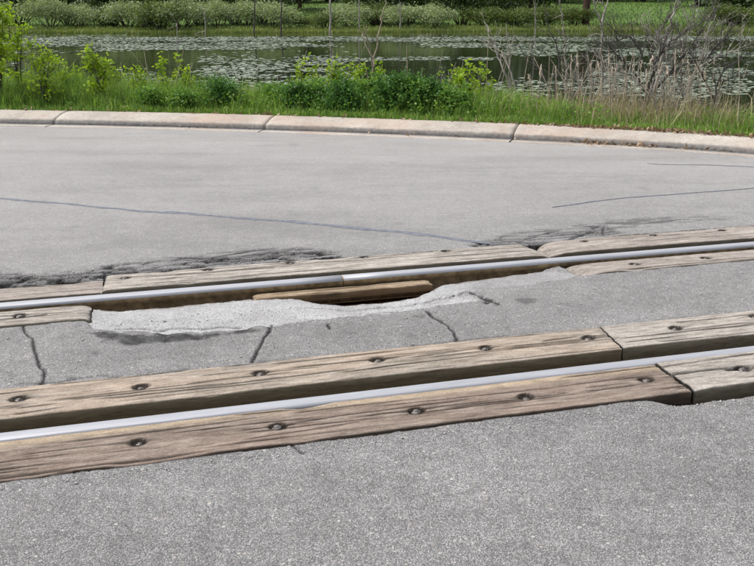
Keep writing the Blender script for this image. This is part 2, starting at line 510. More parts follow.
wm = mesh_data('pond', [(-120, 9, WATER_Z), (120, 9, WATER_Z), (120, 70, WATER_Z), (-120, 70, WATER_Z)], [(0, 1, 2, 3)], None, [MAT['water']])
obj('pond', wm, kind='structure')

BEDZ = -0.17
x0, y0 = W([-16, 16, 16, -16], [-2.3, -2.3, 0.8, 0.8])
obj('track_bed', mesh_data('track_bed', np.stack([x0, y0, np.full(4, BEDZ)], 1), [(0, 1, 2, 3)], None, [MAT['bed']]), kind='structure')

# ------------------------------------------------------------------ road surface (one sheet, finely modelled beside the tracks)
RV = []; RQ = []; RA = dict(patch=[], tar=[], dirt=[], worn=[]); roff = 0
def road_add(x, y, z, q, patch=0, tar=0, dirt=0, worn=0):
    global roff
    n = x.size
    RV.append(np.stack([x.ravel(), y.ravel(), np.broadcast_to(z, x.shape).ravel()], 1))
    RQ.append(q + roff); roff += n
    for k, a in (('patch', patch), ('tar', tar), ('dirt', dirt), ('worn', worn)):
        RA[k].append(np.broadcast_to(np.asarray(a, float), x.shape).ravel())

UE = 4.6
def uaxis(a, b, st): return axis([(-UE, a, 0.05), (a, b, st), (b, UE, 0.05)])
PXL = lambda pts, z=0.0: [uv(x, y, z) for x, y in pts]

def crack(U, V, pxpts, s, width=0.0034, jit=0.022):
    pts = PXL(pxpts)
    ju = U + (fbm(U * 11, V * 11, s) - 0.5) * jit * 2.4 + (vn(U * 60, V * 60, s + 3) - 0.5) * jit * 0.5
    jv = V + (fbm(U * 11 + 50, V * 11, s + 9) - 0.5) * jit * 2.4
    d = polydist(ju, jv, pts)
    w = width * (0.55 + 0.9 * vn(U * 25, V * 25, s + 4))
    return np.exp(-(d / w) ** 2)

# --- strip beyond the far track timbers
us = uaxis(-2.6, 2.75, 0.0075); vs = axis([(0.255, 0.75, 0.007), (0.75, 1.15, 0.02)])
U, V = np.meshgrid(us, vs, indexing='ij')
tim_far = np.where(U < -1.71, 0.302, np.where(U < 0.875, 0.374, 0.398))
ruin = softpoly(U, V, PXL([(-60, 272), (0, 272), (40, 276), (80, 272), (130, 263), (220, 252), (300, 248.5), (340, 251), (330, 262), (104, 280), (0, 292), (-60, 296)]), 0.05, 11, 0.06)
ruinB = softpoly(U, V, PXL([(470, 244), (520, 232), (600, 226), (625, 232), (545, 249), (500, 254)]), 0.05, 12, 0.05)
scrape = softpoly(U, V, PXL([(575, 224), (610, 220), (700, 216), (722, 219), (680, 223), (640, 226), (612, 229)]), 0.05, 13, 0.07)
gapn = 0.006 + 0.022 * fbm(U * 5, U * 0, 21) * (0.3 + ruin + 0.5 * ruinB)
edge = tim_far + gapn + 0.016 * ruin + 0.012 * (vn(U * 40, 0 * U, 22) - 0.5) + 0.05 * ruin * np.clip(fbm(U * 2.3, 0 * U, 29) * 2.2 - 0.9, 0, 1)
wu = U + 0.10 * (fbm(U * 3, V * 3, 31) - 0.5); wv = V + 0.06 * (fbm(U * 4, V * 4, 33) - 0.5)
f1, f2 = worley(wu * 2.4, wv * 17, 41)
cr1 = 1 - sstep(0.05, 0.20, f2 - f1)
f1b, f2b = worley(wu * 7, wv * 36, 47)
cr2 = 1 - sstep(0.02, 0.2, f2b - f1b)
gate = sstep(0.35, 0.6, fbm(U * 3, V * 9, 49))
cracks = np.clip(cr1 + 0.55 * cr2 * gate, 0, 1)
Z = 0.002 * (fbm(U * 20, V * 20, 51) - 0.5)
near_t = np.exp(-(V - tim_far) / 0.16)
chip = (hsh(np.floor(wu * 14), np.floor(wv * 40), 53) > 0.62) * ruin * near_t
Z = Z - ruin * cracks * 0.026 - ruin * near_t * 0.014 - chip * 0.010
Z = Z - ruinB * cracks * 0.016 - ruinB * near_t * 0.010
scr = sstep(0.42, 0.62, fbm(U * 7, V * 40, 55)) * scrape
Z = Z - scr * 0.007
top_lines = [crack(U, V, [(555, 209), (575, 205), (600, 200), (650, 196), (700, 192), (754, 188)], 61, 0.009),
             crack(U, V, [(575, 226), (605, 226), (602, 234)], 63, 0.008)]
lines = np.clip(sum(top_lines), 0, 1)
Z = Z - 0.008 * lines
Z = np.where(V < edge, -0.12, Z)
fade = sstep(1.15, 1.0, V)
Z = np.where(V > 0.95, Z * fade, Z)
tar = np.clip(ruin * (1.4 * cracks + 0.15 * near_t + 0.25 * gate) + ruinB * (0.6 * cracks + 0.3 * gate) + 0.55 * scr + 0.6 * lines, 0, 0.97)
tar = np.where(V < edge + 0.01, 0.9, tar)
x, y = W(U, V)
road_add(x, y, Z, grid_quads(len(us), len(vs)), 0, tar * fade, 0, 0.25 + 0.35 * sstep(0.4, 1.15, V))

# --- strip between the two tracks
us = uaxis(-2.65, 2.3, 0.005); vs = axis([(-1.125, -0.02, 0.0075)])
U, V = np.meshgrid(us, vs, indexing='ij')
patch_px = [(80, 317), (90, 326), (110, 329.5), (150, 331.5), (200, 332), (232, 329), (252, 327), (300, 321), (345, 315.5), (400, 310.5), (440, 304.5), (476, 299), (472, 292),
            (455, 288), (500, 284.5), (545, 279), (590, 273), (575, 268), (520, 262), (300, 280), (80, 300)]
patch = softpoly(U, V, PXL(patch_px), 0.010, 71, 0.045)
# exposed slot beside the rail
slot_px = [(40, 312), (88, 313), (100, 311), (130, 309), (160, 306.5), (205, 302.5), (235, 299.5), (262, 297.5), (290, 297.5), (315, 299), (345, 300), (377, 298), (405, 294.5), (430, 289), (445, 283.5), (480, 278.3), (530, 272), (565, 268), (585, 266)]
sp = np.array(PXL(slot_px, -0.035))
sv = np.interp(U, sp[:, 0], sp[:, 1]) + 0.024 * (fbm(U * 18, 0 * U, 73) - 0.5)
slot = sstep(0.0, 0.035, V - sv)
dist_slot = np.clip(sv - V, 0, 1)
Z = 0.0025 * (fbm(U * 16, V * 16, 75) - 0.5) - 0.004 * fbm(U * 2, V * 2, 76)
shoulder = sstep(0.42, 0.0, dist_slot) * sstep(-1.85, -1.6, U) * sstep(1.0, 0.7, U)
Z = Z - 0.030 * shoulder - 0.022 * sstep(0.14, 0.0, dist_slot) * sstep(-0.75, -0.55, U) * sstep(0.1, -0.1, U) - 0.012 * patch + patch * 0.006 * (fbm(U * 30, V * 38, 77) - 0.5)
# layered edge in the patch
lay = crack(U, V, [(118, 325), (150, 327), (200, 326), (240, 325)], 79, 0.008) + crack(U, V, [(300, 320), (345, 315), (375, 309), (400, 308), (440, 303), (470, 299)], 81, 0.010, 0.03) \
    + 0.7 * crack(U, V, [(300, 302), (350, 304.5), (400, 300), (440, 293), (475, 287)], 83, 0.010, 0.03)
ck = crack(U, V, [(23, 326), (25, 332), (33, 338), (36, 348), (38, 360), (44, 372), (40, 386)], 85, 0.007, 0.012) \
    + crack(U, V, [(272, 322), (268, 332), (262, 340), (256, 350), (251, 362)], 87, 0.007, 0.012) \
    + crack(U, V, [(426, 311), (434, 317), (446, 324), (452, 330), (458, 341)], 89, 0.007, 0.012) \
    + crack(U, V, [(326, 323), (330, 328)], 91, 0.006, 0.01) \
    + 0.9 * crack(U, V, [(470, 288), (476, 293), (487, 298), (484, 303)], 93, 0.011, 0.035) \
    + 0.9 * crack(U, V, [(487, 298), (498, 304)], 95, 0.016, 0.035) \
    + 0.4 * crack(U, V, [(470, 352), (480, 346), (480, 341)], 96, 0.006, 0.015) \
    + 0.5 * crack(U, V, [(20, 384), (60, 380), (120, 376)], 97, 0.007, 0.03)
ck = np.clip(ck, 0, 1); lay = np.clip(lay, 0, 1)
rub = softpoly(U, V, PXL([(415, 300), (440, 291), (470, 283), (490, 281), (480, 289), (450, 298), (425, 303)]), 0.03, 99, 0.05) * (1 - slot)
f1, f2 = worley(U * 26, V * 30, 101)
Z = Z - 0.010 * ck - 0.010 * lay + rub * (0.010 * (1 - f1) - 0.008)
Z = Z * (1 - slot) + slot * (-0.14 + 0.03 * (fbm(U * 20, V * 20, 103)))
slot_on = ((U > -1.79) & (U < 0.93))
in_t4 = (U <= -1.768 + 0.012 * vn(V * 30, 0 * V, 105)) & (V > -0.324 + 0.008 * (fbm(U * 9, 0 * U, 107) - 0.5))
t5end = 0.875 - (V + 0.1) * 0.10
in_t5 = (U >= t5end - 0.02) & (V > -0.297 - 0.012 * (fbm(U * 9, 0 * U, 109) - 0.3))
Z = np.where(in_t4 | in_t5, -0.15, Z)
edge6 = -1.092 + 0.006 - 0.0 * U + 0.016 * (fbm(U * 8, 0 * U, 111) - 0.3)
Z = np.where(V < edge6, -0.10, Z)
bad = sstep(0.05, 0.0, V - edge6) * sstep(0.5, 0.7, fbm(U * 4, 0 * U, 113))
dark_band = softpoly(U, V, PXL([(82, 333), (100, 329), (140, 333.5), (200, 334), (262, 328), (262, 331), (215, 336.5), (160, 341), (125, 343), (106, 339)]), 0.02, 115, 0.05)  # dark ragged band along the patch's lower left edge, in the tar colour
spot = softpoly(U, V, PXL([(515, 300), (522, 297.5), (535, 298.5), (536, 302), (525, 304)]), 0.012, 117, 0.02)
spot2 = softpoly(U, V, PXL([(412, 316), (424, 314), (423, 317.5)]), 0.01, 118, 0.02) + softpoly(U, V, PXL([(90, 352), (96, 351), (96, 355)]), 0.012, 118, 0.02)
tar = np.clip(0.85 * dark_band * (0.55 + 0.7 * fbm(U * 30, V * 30, 119)) + 1.1 * ck + 0.65 * lay + 0.5 * spot + 0.4 * spot2 + 0.6 * bad, 0, 0.92)
tar = np.where(V < edge6 + 0.006, 0.85, tar)
tar = np.where(in_t4 | in_t5, 0.6, tar)
dirt = np.clip(slot + 0.5 * sstep(0.03, 0.0, dist_slot) * (fbm(U * 25, V * 25, 131) > 0.5) * (shoulder > 0.5), 0, 1)
thin = 1 - 0.65 * sstep(0.0, 0.35, U)
pale = patch * thin * (1 - slot) * (1 - 0.5 * rub * (f1 < 0.4))
x, y = W(U, V)
road_add(x, y, Z, grid_quads(len(us), len(vs)), pale * 0.78, tar * (1 - 0.5 * slot), dirt, 0.12)

# --- strip in front of the near track
us = uaxis(-2.2, 1.6, 0.006); vs = axis([(-2.45, -2.0, 0.02), (-2.0, -1.83, 0.0055)])
U, V = np.meshgrid(us, vs, indexing='ij')
edge8 = -1.838 - 0.010 * fbm(U * 9, 0 * U, 121) - 0.006 * vn(U * 45, 0 * U, 122) - 0.060 * sstep(0.33, 0.42, U) * (0.7 + 0.5 * fbm(U * 8, 0 * U, 123))
Z = 0.0025 * (fbm(U * 14, V * 14, 125) - 0.5)
nt = sstep(0.06, 0.0, edge8 - V)
Z = Z + 0.002 * nt * (U < 0.3) - 0.012 * sstep(0.12, 0.0, edge8 - V) * sstep(0.3, 0.45, U)
ck = crack(U, V, [(288, 443), (294, 448), (292, 447), (302, 453)], 127, 0.006, 0.01) + crack(U, V, [(668, 399), (680, 402), (694, 401), (700, 398)], 128, 0.006, 0.012)
Z = Z - 0.012 * np.clip(ck, 0, 1)
Z = np.where(V > edge8, -0.12, Z)
Z = np.where(V < -2.3, Z * sstep(-2.45, -2.3, V), Z)
tar = np.clip(0.8 * np.clip(ck, 0, 1) + 0.5 * sstep(0.012, 0, edge8 - V), 0, 0.9)
tar = np.where(V > edge8 - 0.004, 0.85, tar)
x, y = W(U, V)
road_add(x, y, Z, grid_quads(len(us), len(vs)), 0, tar, 0, 0)

# --- plain sheets around
def sheet(u0, u1, v0, v1, nu=2, nv=2, worn=0.0):
    a, b = np.meshgrid(np.linspace(u0, u1, nu), np.linspace(v0, v1, nv), indexing='ij')
    x, y = W(a, b)
    road_add(x, y, np.zeros_like(x), grid_quads(nu, nv), worn=worn)
sheet(-UE, UE, -9, -2.45)
sheet(-30, -UE, -9, 1.15)
sheet(UE, 30, -9, 1.15)
# far carriageway up to the gutter
ks = np.concatenate([np.linspace(-30, -8, 12), np.linspace(-7.5, 6.2, 56)])
KX = []; KY = []
GUT = 0.22
kx = ks; ky = yK(ks) - GUT
bu = (kx - RO[0]) * RT[0] + (ky - RO[1]) * RT[1]
bx, by = W(bu, np.full_like(bu, 1.15))
xs = np.stack([bx + (kx - bx) * t for t in np.linspace(0, 1, 8)], 1)
ys = np.stack([by + (ky - by) * t for t in np.linspace(0, 1, 8)], 1)
wornf = np.broadcast_to(np.linspace(0.6, 1.0, 8)[None, :], xs.shape)
road_add(xs, ys, np.zeros_like(xs), grid_quads(len(kx), 8), worn=wornf)
rm = mesh_data('road', np.concatenate(RV), np.concatenate(RQ), None, [MAT['asphalt']], True, {k: np.concatenate(v) for k, v in RA.items()})
road = obj('road', rm, kind='structure')

# --- raised sealant strips over old cracks
def sealant(pxpts, w0, w1, seed):
    p = np.array([G(x, y)[:2] for x, y in pxpts])
    s = np.concatenate([[0], np.cumsum(np.linalg.norm(np.diff(p, axis=0), axis=1))])
    t = np.arange(0, s[-1], 0.02)
    x = np.interp(t, s, p[:, 0]); y = np.interp(t, s, p[:, 1])
    x = x + 0.02 * (fbm(t * 5, 0 * t, seed) - 0.5); y = y + 0.05 * (fbm(t * 3, 0 * t, seed + 2) - 0.5)
    w = (w0 + (w1 - w0) * t / t[-1]) * (0.25 + 1.4 * fbm(t * 9, 0 * t, seed + 5)) * sstep(0, 0.1, t) * sstep(0, 0.15, t[-1] - t) + 0.002
    V = []; n = len(t)
    for k, (a, z) in enumerate(((-1, 0.0015), (-0.5, 0.005), (0.5, 0.005), (1, 0.0015))):
        V.append(np.stack([x, y + a * w * 0.9, np.full(n, z)], 1))
    V = np.stack(V, 1).reshape(-1, 3)
    obj('sealant_strip', mesh_data('sealant_strip', V, grid_quads(n, 4), None, [MAT['sealant']], True), road)
sealant([(-40, 194), (0, 198), (65, 204), (130, 210), (215, 216), (300, 222), (370, 229), (430, 235), (470, 241), (495, 244)], 0.022, 0.036, 201)
sealant([(552, 208), (575, 205), (620, 198), (680, 194), (754, 188), (800, 184)], 0.008, 0.005, 205)
sealant([(648, 164), (700, 165), (754, 167), (800, 168)], 0.008, 0.008, 209)

# ------------------------------------------------------------------ kerb and gutter
kerb = obj('kerb', None, kind='structure')
kseg = np.linalg.norm(np.diff(KPall, axis=0), axis=1); kS = np.concatenate([[0], np.cumsum(kseg)])
def k_at(s):
    x = np.interp(s, kS, KPall[:, 0]); y = np.interp(s, kS, KPall[:, 1])
    return x, y
def s_of(px, py):
    g = G(px, py)[:2]
    ss = np.linspace(0, kS[-1], 40000); x, y = k_at(ss)
    return ss[np.argmin((x - g[0]) ** 2 + (y - g[1]) ** 2)]
joints = [s_of(55, 124.3), s_of(265, 129.5), s_of(513, 139.2)]
joints = [joints[0] - 2.85 * k for k in (5, 4, 3, 2, 1)] + joints + [joints[-1] + 2.85, joints[-1] + 4.6]
# rounded kerb-line smoothing
def k_frame(s):
    x = np.mean([k_at(s + o)[0] for o in (-0.5, -0.25, 0, 0.25, 0.5)], 0); y = np.mean([k_at(s + o)[1] for o in (-0.5, -0.25, 0, 0.25, 0.5)], 0)
    x2, y2 = k_at(s + 0.4); x1, y1 = k_at(s - 0.4)
    tx, ty = x2 - x1, y2 - y1; l = np.hypot(tx, ty)
    return x, y, -ty / l, tx / l
PROF = [(0.0, -0.10, 1), (0.0, 0.010, 0.9), (0.006, 0.026, 0.75), (0.012, 0.042, 0.6), (0.020, 0.056, 0.25), (0.034, 0.064, 0.0), (0.07, 0.074, 0), (0.14, 0.090, 0), (0.24, 0.108, 0.0), (0.34, 0.116, 0.0), (0.41, 0.116, 0.25), (0.425, 0.110, 0.5), (0.43, -0.2, 1)]
for i, (sa, sb) in enumerate(zip(joints[:-1], joints[1:])):
    t = np.linspace(sa + 0.009, sb - 0.009, int((sb - sa) / 0.04))
    x, y, nx, ny = k_frame(t)
    lower = sstep(0, 0.3, (sa - joints[7]) + 0.1) * 0.25
    Vv = []; gr = []
    for k, (d, z, g) in enumerate(PROF):
        jit = 0.006 * (fbm(t * 6, 0 * t + k * 0.3, 301 + i) - 0.5)
        endr = 0.003 * (np.exp(-(t - t[0]) / 0.02) + np.exp(-(t[-1] - t) / 0.02)) * (z > 0.05)
        chipk = 0.010 * np.clip(fbm(t * 3.5, 0 * t, 331 + i) - 0.68, 0, 1) * 6 * (0.03 < d < 0.2)
        zz = z * (1 - lower * sstep(0.0, 1.0, t - sa)) + jit - endr - chipk
        dd = d + jit * 0.7
        Vv.append(np.stack([x + nx * dd, y + ny * dd, zz], 1))
        gr.append(np.clip(g * (0.55 + 0.7 * fbm(t * 2.5, 0 * t, 351 + k)), 0, 1))
    V3 = np.stack(Vv, 1); n, m = V3.shape[:2]
    q = grid_quads(n, m)
    caps = np.array([[0, j, j + 1] for j in range(1, m - 1)] + [[(n - 1) * m, (n - 1) * m + j + 1, (n - 1) * m + j] for j in range(1, m - 1)])
    obj('kerb_block', mesh_data('kerb_block', V3.reshape(-1, 3), q, caps, [MAT['concrete']], True, dict(grime=np.stack(gr, 1).ravel())), kerb)
    # gutter slab
    Vv = []; gr = []
    for d, z, g in ((-GUT - 0.03, -0.02, 0.6), (-GUT + 0.0, 0.006, 0.35), (-GUT + 0.03, 0.007, 0.0), (-0.12, 0.005, 0.1), (-0.06, 0.003, 0.75), (-0.006, 0.003, 1), (-0.004, -0.1, 1)):
        wob = 0.02 * (fbm(t * 3, 0 * t, 371) - 0.5) if d < -0.3 else 0
        Vv.append(np.stack([x + nx * (d + wob), y + ny * (d + wob), np.full_like(x, z)], 1))
        gr.append(np.clip(g * (0.4 + 0.9 * fbm(t * 1.7, 0 * t, 391)) + (0.15 * (i > 6)), 0, 1))
    V3 = np.stack(Vv, 1); n, m = V3.shape[:2]
    obj('gutter_slab', mesh_data('gutter_slab', V3.reshape(-1, 3), grid_quads(n, m), None, [MAT['concrete']], True, dict(grime=np.stack(gr, 1).ravel())), kerb)

# ------------------------------------------------------------------ rails
def rail(u0, u1, v, ztop, label):
    H = ztop - BEDZ
    prof = [(-0.070, 0), (0.070, 0), (0.070, 0.012), (0.02, 0.030), (0.010, 0.045), (0.010, H - 0.055), (0.034, H - 0.040), (0.0365, H - 0.018), (0.0335, H - 0.006), (0.024, H - 0.0015), (0.0, H),
            (-0.024, H - 0.0015), (-0.0335, H - 0.006), (-0.0365, H - 0.018), (-0.034, H - 0.040), (-0.010, H - 0.055), (-0.010, 0.045), (-0.02, 0.030), (-0.070, 0.012)]
    m = len(prof); us = np.arange(u0, u1 + 1e-6, (u1 - u0) / max(2, int((u1 - u0) / 0.25)))
    L = u1 - u0; n = len(us)
    V3 = np.array([[(u - u0, y, z) for y, z in prof] for u in us]).reshape(-1, 3)
    q = []; fm = []
    for i in range(n - 1):
        for j in range(m):
            q.append((i * m + j, i * m + (j + 1) % m, (i + 1) * m + (j + 1) % m, (i + 1) * m + j)[::-1])
            fm.append(0 if 8 <= j <= 12 else 1)
    t = [(0, j, j + 1) for j in range(1, m - 1)] + [((n - 1) * m, (n - 1) * m + j + 1, (n - 1) * m + j) for j in range(1, m - 1)]
    fm += [1] * len(t)
    me = mesh_data('steel_rail', V3, q, t, [MAT['rail_top'], MAT['rust']], False, None, fm)
    x, y = W(u0, v)
    o = obj('steel_rail', me, None, label, 'rail', 'track rails crossing the road', None, (float(x), float(y), BEDZ))
    o.rotation_euler.z = ANG
    return o
uj = uv(341, 277)[0]
rail(-14, uj - 0.003, 0.0, 0.012, 'bright steel rail running past the pothole, left of the rail joint above the board')
rail(uj + 0.003, 14, 0.0, 0.012, 'bright steel rail from the joint at the pothole toward the kerb bend')
rail(-14, 14, -1.505, 0.004, 'unbroken bright steel rail set low between two rows of timbers, without pothole')

# ------------------------------------------------------------------ crossing timbers
def lag_mesh():
    b = Bag()
    prof = [(0.017, -0.02), (0.0180, -0.001), (0.0172, 0.002), (0.0105, 0.003), (0.0098, 0.008), (0.008, 0.009)]
    k = 12; V3 = []
    for i, (r, z) in enumerate(prof):
        for j in range(k):
            a = j * 2 * math.pi / k
            rr = r * (1.0 if i < 3 else (1.0 + 0.16 * math.cos(4 * a)))
            V3.append((rr * math.cos(a), rr * math.sin(a), z))
    q = [(i * k + j, i * k + (j + 1) % k, (i + 1) * k + (j + 1) % k, (i + 1) * k + j) for i in range(len(prof) - 1) for j in range(k)]
    t = [((len(prof) - 1) * k, (len(prof) - 1) * k + j, (len(prof) - 1) * k + j + 1) for j in range(1, k - 1)]
    return mesh_data('lag_bolt', V3, q, t, [MAT['bolt']], False)
LAG = lag_mesh()

def timber(u0, u1, v0, v1, ztop, bolts, mat, seed, label, nsplit=14, big=(), skew=(0, 0), worn_end=(0.0, 0.0), name='crossing_timber', depth=None, hole=1.0, cup=0.0, cat='timber', tilt=0.0, zbot=None, rub=0.0):
    """u0..u1 along the track, v0..v1 across; skew shifts the ends across the width; big = wide splits ((u,v),(u,v),width,depth)"""
    r = np.random.default_rng(seed)
    L = u1 - u0; w = v1 - v0; vc = (v0 + v1) / 2
    if zbot is None: zbot = BEDZ
    D = ztop - zbot
    fa, fb = max(u0, -2.75) - u0, min(u1, 2.9) - u0
    xs_ = axis([(0, fa, 0.05), (fa, fb, 0.011), (fb, L, 0.05)] if fa > 0 and fb < L else [(0, fa, 0.05), (fa, L, 0.011)] if fa > 0 else [(0, fb, 0.011), (fb, L, 0.05)] if fb < L else [(0, L, 0.011)])
    nt = int(w / 0.0034)
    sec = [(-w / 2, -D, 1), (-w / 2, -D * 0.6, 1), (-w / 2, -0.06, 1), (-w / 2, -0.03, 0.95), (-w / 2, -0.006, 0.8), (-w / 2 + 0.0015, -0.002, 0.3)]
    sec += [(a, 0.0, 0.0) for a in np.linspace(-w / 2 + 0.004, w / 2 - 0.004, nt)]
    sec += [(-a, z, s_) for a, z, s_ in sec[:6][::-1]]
    sec = np.array(sec); m = len(sec)
    X, Y = np.meshgrid(xs_, sec[:, 0], indexing='ij')
    Zb = np.broadcast_to(sec[:, 1][None], X.shape).copy()
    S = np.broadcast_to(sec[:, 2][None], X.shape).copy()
    topm = (sec[:, 1] > -0.02)[None] * 1.0
    grain = (fbm(X * 3.5, Y * 70, seed) - 0.5) * 0.0028 + (fbm(X * 9, Y * 160, seed + 5) - 0.5) * 0.0022 + (fbm(X * 1.2, Y * 7, seed + 6) - 0.5) * 0.004
    Z = Zb + grain * topm + cup * (Y / (w / 2)) ** 2 * topm * -1 + tilt * Y / w
    sp = np.zeros_like(X)
    for k in range(nsplit):
        xa = r.uniform(0, L); ln = r.uniform(0.15, 0.9); ys = r.uniform(-0.46, 0.46) * w; sl = r.normal() * 0.012
        wd = r.uniform(0.0022, 0.0040); dp = r.uniform(0.006, 0.014)
        t = (X - xa) / ln
        yl = ys + sl * t + 0.010 * (fbm(X * 3, 0 * X + k, seed + 50) - 0.5)
        prof = np.exp(-((Y - yl) / wd) ** 2) * sstep(0, 0.15, t) * sstep(1, 0.7, t)
        Z -= dp * 0.6 * prof * topm; sp = np.maximum(sp, prof ** 0.45 * topm * min(1, dp / 0.009))
    for (ua, va), (ub, vb), wd, dp in big:
        xa, ya, xb, yb = ua - u0, va - vc, ub - u0, vb - vc
        t = (X - xa) / (xb - xa)
        yl = ya + (yb - ya) * np.clip(t, 0, 1) + 0.018 * (fbm(X * 5, 0 * X, seed + 70) - 0.5)
        ww = wd * (0.35 + 1.1 * fbm(X * 7, 0 * X, seed + 71))
        prof = np.exp(-((Y - yl) / ww) ** 4) * ((t > 0) & (t < 1))
        Z -= dp * prof * topm; sp = np.maximum(sp, prof * topm)
    for bu, bv in bolts:
        q = np.hypot((X - (bu - u0)) / 1.15, Y - (bv - vc)) + 0.008 * (fbm(X * 40, Y * 40, seed + 9) - 0.5)
        rr = 0.031 * hole
        p = sstep(rr, rr * 0.72, q)
        Z -= 0.009 * p * topm; sp = np.maximum(sp, sstep(rr * 1.18, rr * 0.85, q) * topm)
        tail = np.exp(-((Y - (bv - vc) - 0.004) / 0.008) ** 2) * np.exp(-((X - (bu - u0) - r.uniform(-0.03, 0.05)) / r.uniform(0.03, 0.08)) ** 2)
        Z -= 0.005 * tail * topm; sp = np.maximum(sp, 0.85 * tail * topm)
    # worn arrises and ends
    ed = 0.005 * (fbm(X * 4, 0 * X + np.sign(Y) * 9, seed + 80) - 0.45) + 0.003 * (vn(X * 30, 0 * X + np.sign(Y) * 9, seed + 81) - 0.5)
    Yo = Y + np.where(np.abs(Y) > w / 2 - 0.012, np.sign(Y) * -np.abs(ed) * 1.0, 0)
    bite = np.clip(fbm(X * 3.1, 0 * X + np.sign(Y) * 4, seed + 83) - 0.66, 0, 1) * 0.05
    Z -= bite * sstep(w / 2 - 0.035, w / 2, np.abs(Y)) * topm
    for k, (we, xe) in enumerate(zip(worn_end, (0, L))):
        dd = np.abs(X - xe)
        rag = 0.5 + fbm(Y * 30, X * 6, seed + 85 + k)
        Z -= (0.003 + we * 0.040 * rag) * np.exp(-dd / (0.008 + 0.035 * we)) * topm
    frac = X / L
    Xo = X + (1 - frac) * skew[0] * (Y / w) + frac * skew[1] * (Y / w)
    Xo += np.where(X < 0.001, 0.010 * (fbm(Y * 40, 0 * Y, seed + 87) - 0.5), 0) + np.where(X > L - 0.001, 0.010 * (fbm(Y * 40, 0 * Y, seed + 88) - 0.5), 0)
    V3 = np.stack([Xo, Yo, Z + D], -1).reshape(-1, 3); n = len(xs_)
    q = grid_quads(n, m)
    caps = [(0, j + 1, j) for j in range(1, m - 1)] + [((n - 1) * m, (n - 1) * m + j, (n - 1) * m + j + 1) for j in range(1, m - 1)]
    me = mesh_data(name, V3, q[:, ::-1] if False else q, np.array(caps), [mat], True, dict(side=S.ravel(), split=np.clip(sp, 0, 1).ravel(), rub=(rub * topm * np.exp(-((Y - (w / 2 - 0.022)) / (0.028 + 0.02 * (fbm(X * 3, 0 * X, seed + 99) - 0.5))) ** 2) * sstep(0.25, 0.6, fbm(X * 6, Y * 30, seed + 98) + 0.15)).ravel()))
    x, y = W(u0, vc)
    o = obj(name, me, None, label, cat, 'timbers flanking the rails' if name == 'crossing_timber' else None, None, (float(x), float(y), zbot))
    o.rotation_euler.z = ANG
    for bu, bv in bolts:
        b = bpy.data.objects.new('lag_bolt', LAG); link(b, o)
        sc_ = r.uniform(0.8, 1.08); b.scale = (sc_, sc_, sc_)
        b.location = (bu - u0 + r.normal() * 0.004, bv - vc + r.normal() * 0.003, D - 0.011 + r.uniform(-0.003, 0.003))
        b.rotation_euler = (r.normal() * 0.16, r.normal() * 0.16, r.uniform(0, 3))
    return o

B = lambda pts: [uv(x, y) for x, y in pts]
VR = -1.505
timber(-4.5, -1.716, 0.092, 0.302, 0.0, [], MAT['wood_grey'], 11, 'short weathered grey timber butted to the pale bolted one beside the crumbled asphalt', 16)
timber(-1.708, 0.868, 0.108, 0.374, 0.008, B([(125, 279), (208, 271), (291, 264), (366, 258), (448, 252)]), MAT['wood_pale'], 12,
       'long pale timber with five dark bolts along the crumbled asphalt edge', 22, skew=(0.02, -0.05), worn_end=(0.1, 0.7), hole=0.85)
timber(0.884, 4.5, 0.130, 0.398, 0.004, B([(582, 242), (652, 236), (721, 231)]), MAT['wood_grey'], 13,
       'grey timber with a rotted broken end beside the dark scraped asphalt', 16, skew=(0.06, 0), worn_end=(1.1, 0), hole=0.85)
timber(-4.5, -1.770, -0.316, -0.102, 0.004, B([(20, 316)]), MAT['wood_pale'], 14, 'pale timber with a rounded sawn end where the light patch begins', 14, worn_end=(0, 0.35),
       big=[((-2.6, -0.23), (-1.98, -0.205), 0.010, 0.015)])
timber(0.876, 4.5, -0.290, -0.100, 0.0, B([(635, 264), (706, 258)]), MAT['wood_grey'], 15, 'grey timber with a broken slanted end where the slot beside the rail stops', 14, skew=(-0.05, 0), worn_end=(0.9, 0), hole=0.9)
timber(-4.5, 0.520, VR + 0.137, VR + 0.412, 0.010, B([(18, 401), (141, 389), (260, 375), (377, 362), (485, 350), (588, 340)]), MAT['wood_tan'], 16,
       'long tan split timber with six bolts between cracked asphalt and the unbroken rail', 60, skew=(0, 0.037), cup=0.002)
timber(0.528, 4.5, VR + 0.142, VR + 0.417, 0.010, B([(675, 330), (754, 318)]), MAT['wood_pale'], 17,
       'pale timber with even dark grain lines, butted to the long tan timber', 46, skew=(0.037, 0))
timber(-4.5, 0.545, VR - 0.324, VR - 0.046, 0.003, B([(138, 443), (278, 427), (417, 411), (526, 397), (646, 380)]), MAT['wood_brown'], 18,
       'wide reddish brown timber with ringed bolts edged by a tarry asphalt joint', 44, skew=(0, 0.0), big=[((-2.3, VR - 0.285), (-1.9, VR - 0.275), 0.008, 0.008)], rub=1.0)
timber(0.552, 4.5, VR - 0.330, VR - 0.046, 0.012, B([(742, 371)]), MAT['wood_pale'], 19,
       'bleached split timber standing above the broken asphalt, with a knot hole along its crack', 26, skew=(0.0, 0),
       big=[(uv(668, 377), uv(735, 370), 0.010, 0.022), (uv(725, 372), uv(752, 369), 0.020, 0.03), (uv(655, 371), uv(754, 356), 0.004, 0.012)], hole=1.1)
# loose board lying in the hole beside the rail
ba, bb = uv(248, 291, -0.07), uv(427, 283, -0.06)
timber(ba[0], bb[0], -0.128, -0.045, -0.036, [], MAT['wood_board'], 20, 'narrow raw brown board exposed in the pothole against the rail', 4, worn_end=(0.2, 0.1), name='loose_board', cat='board', zbot=-0.10)

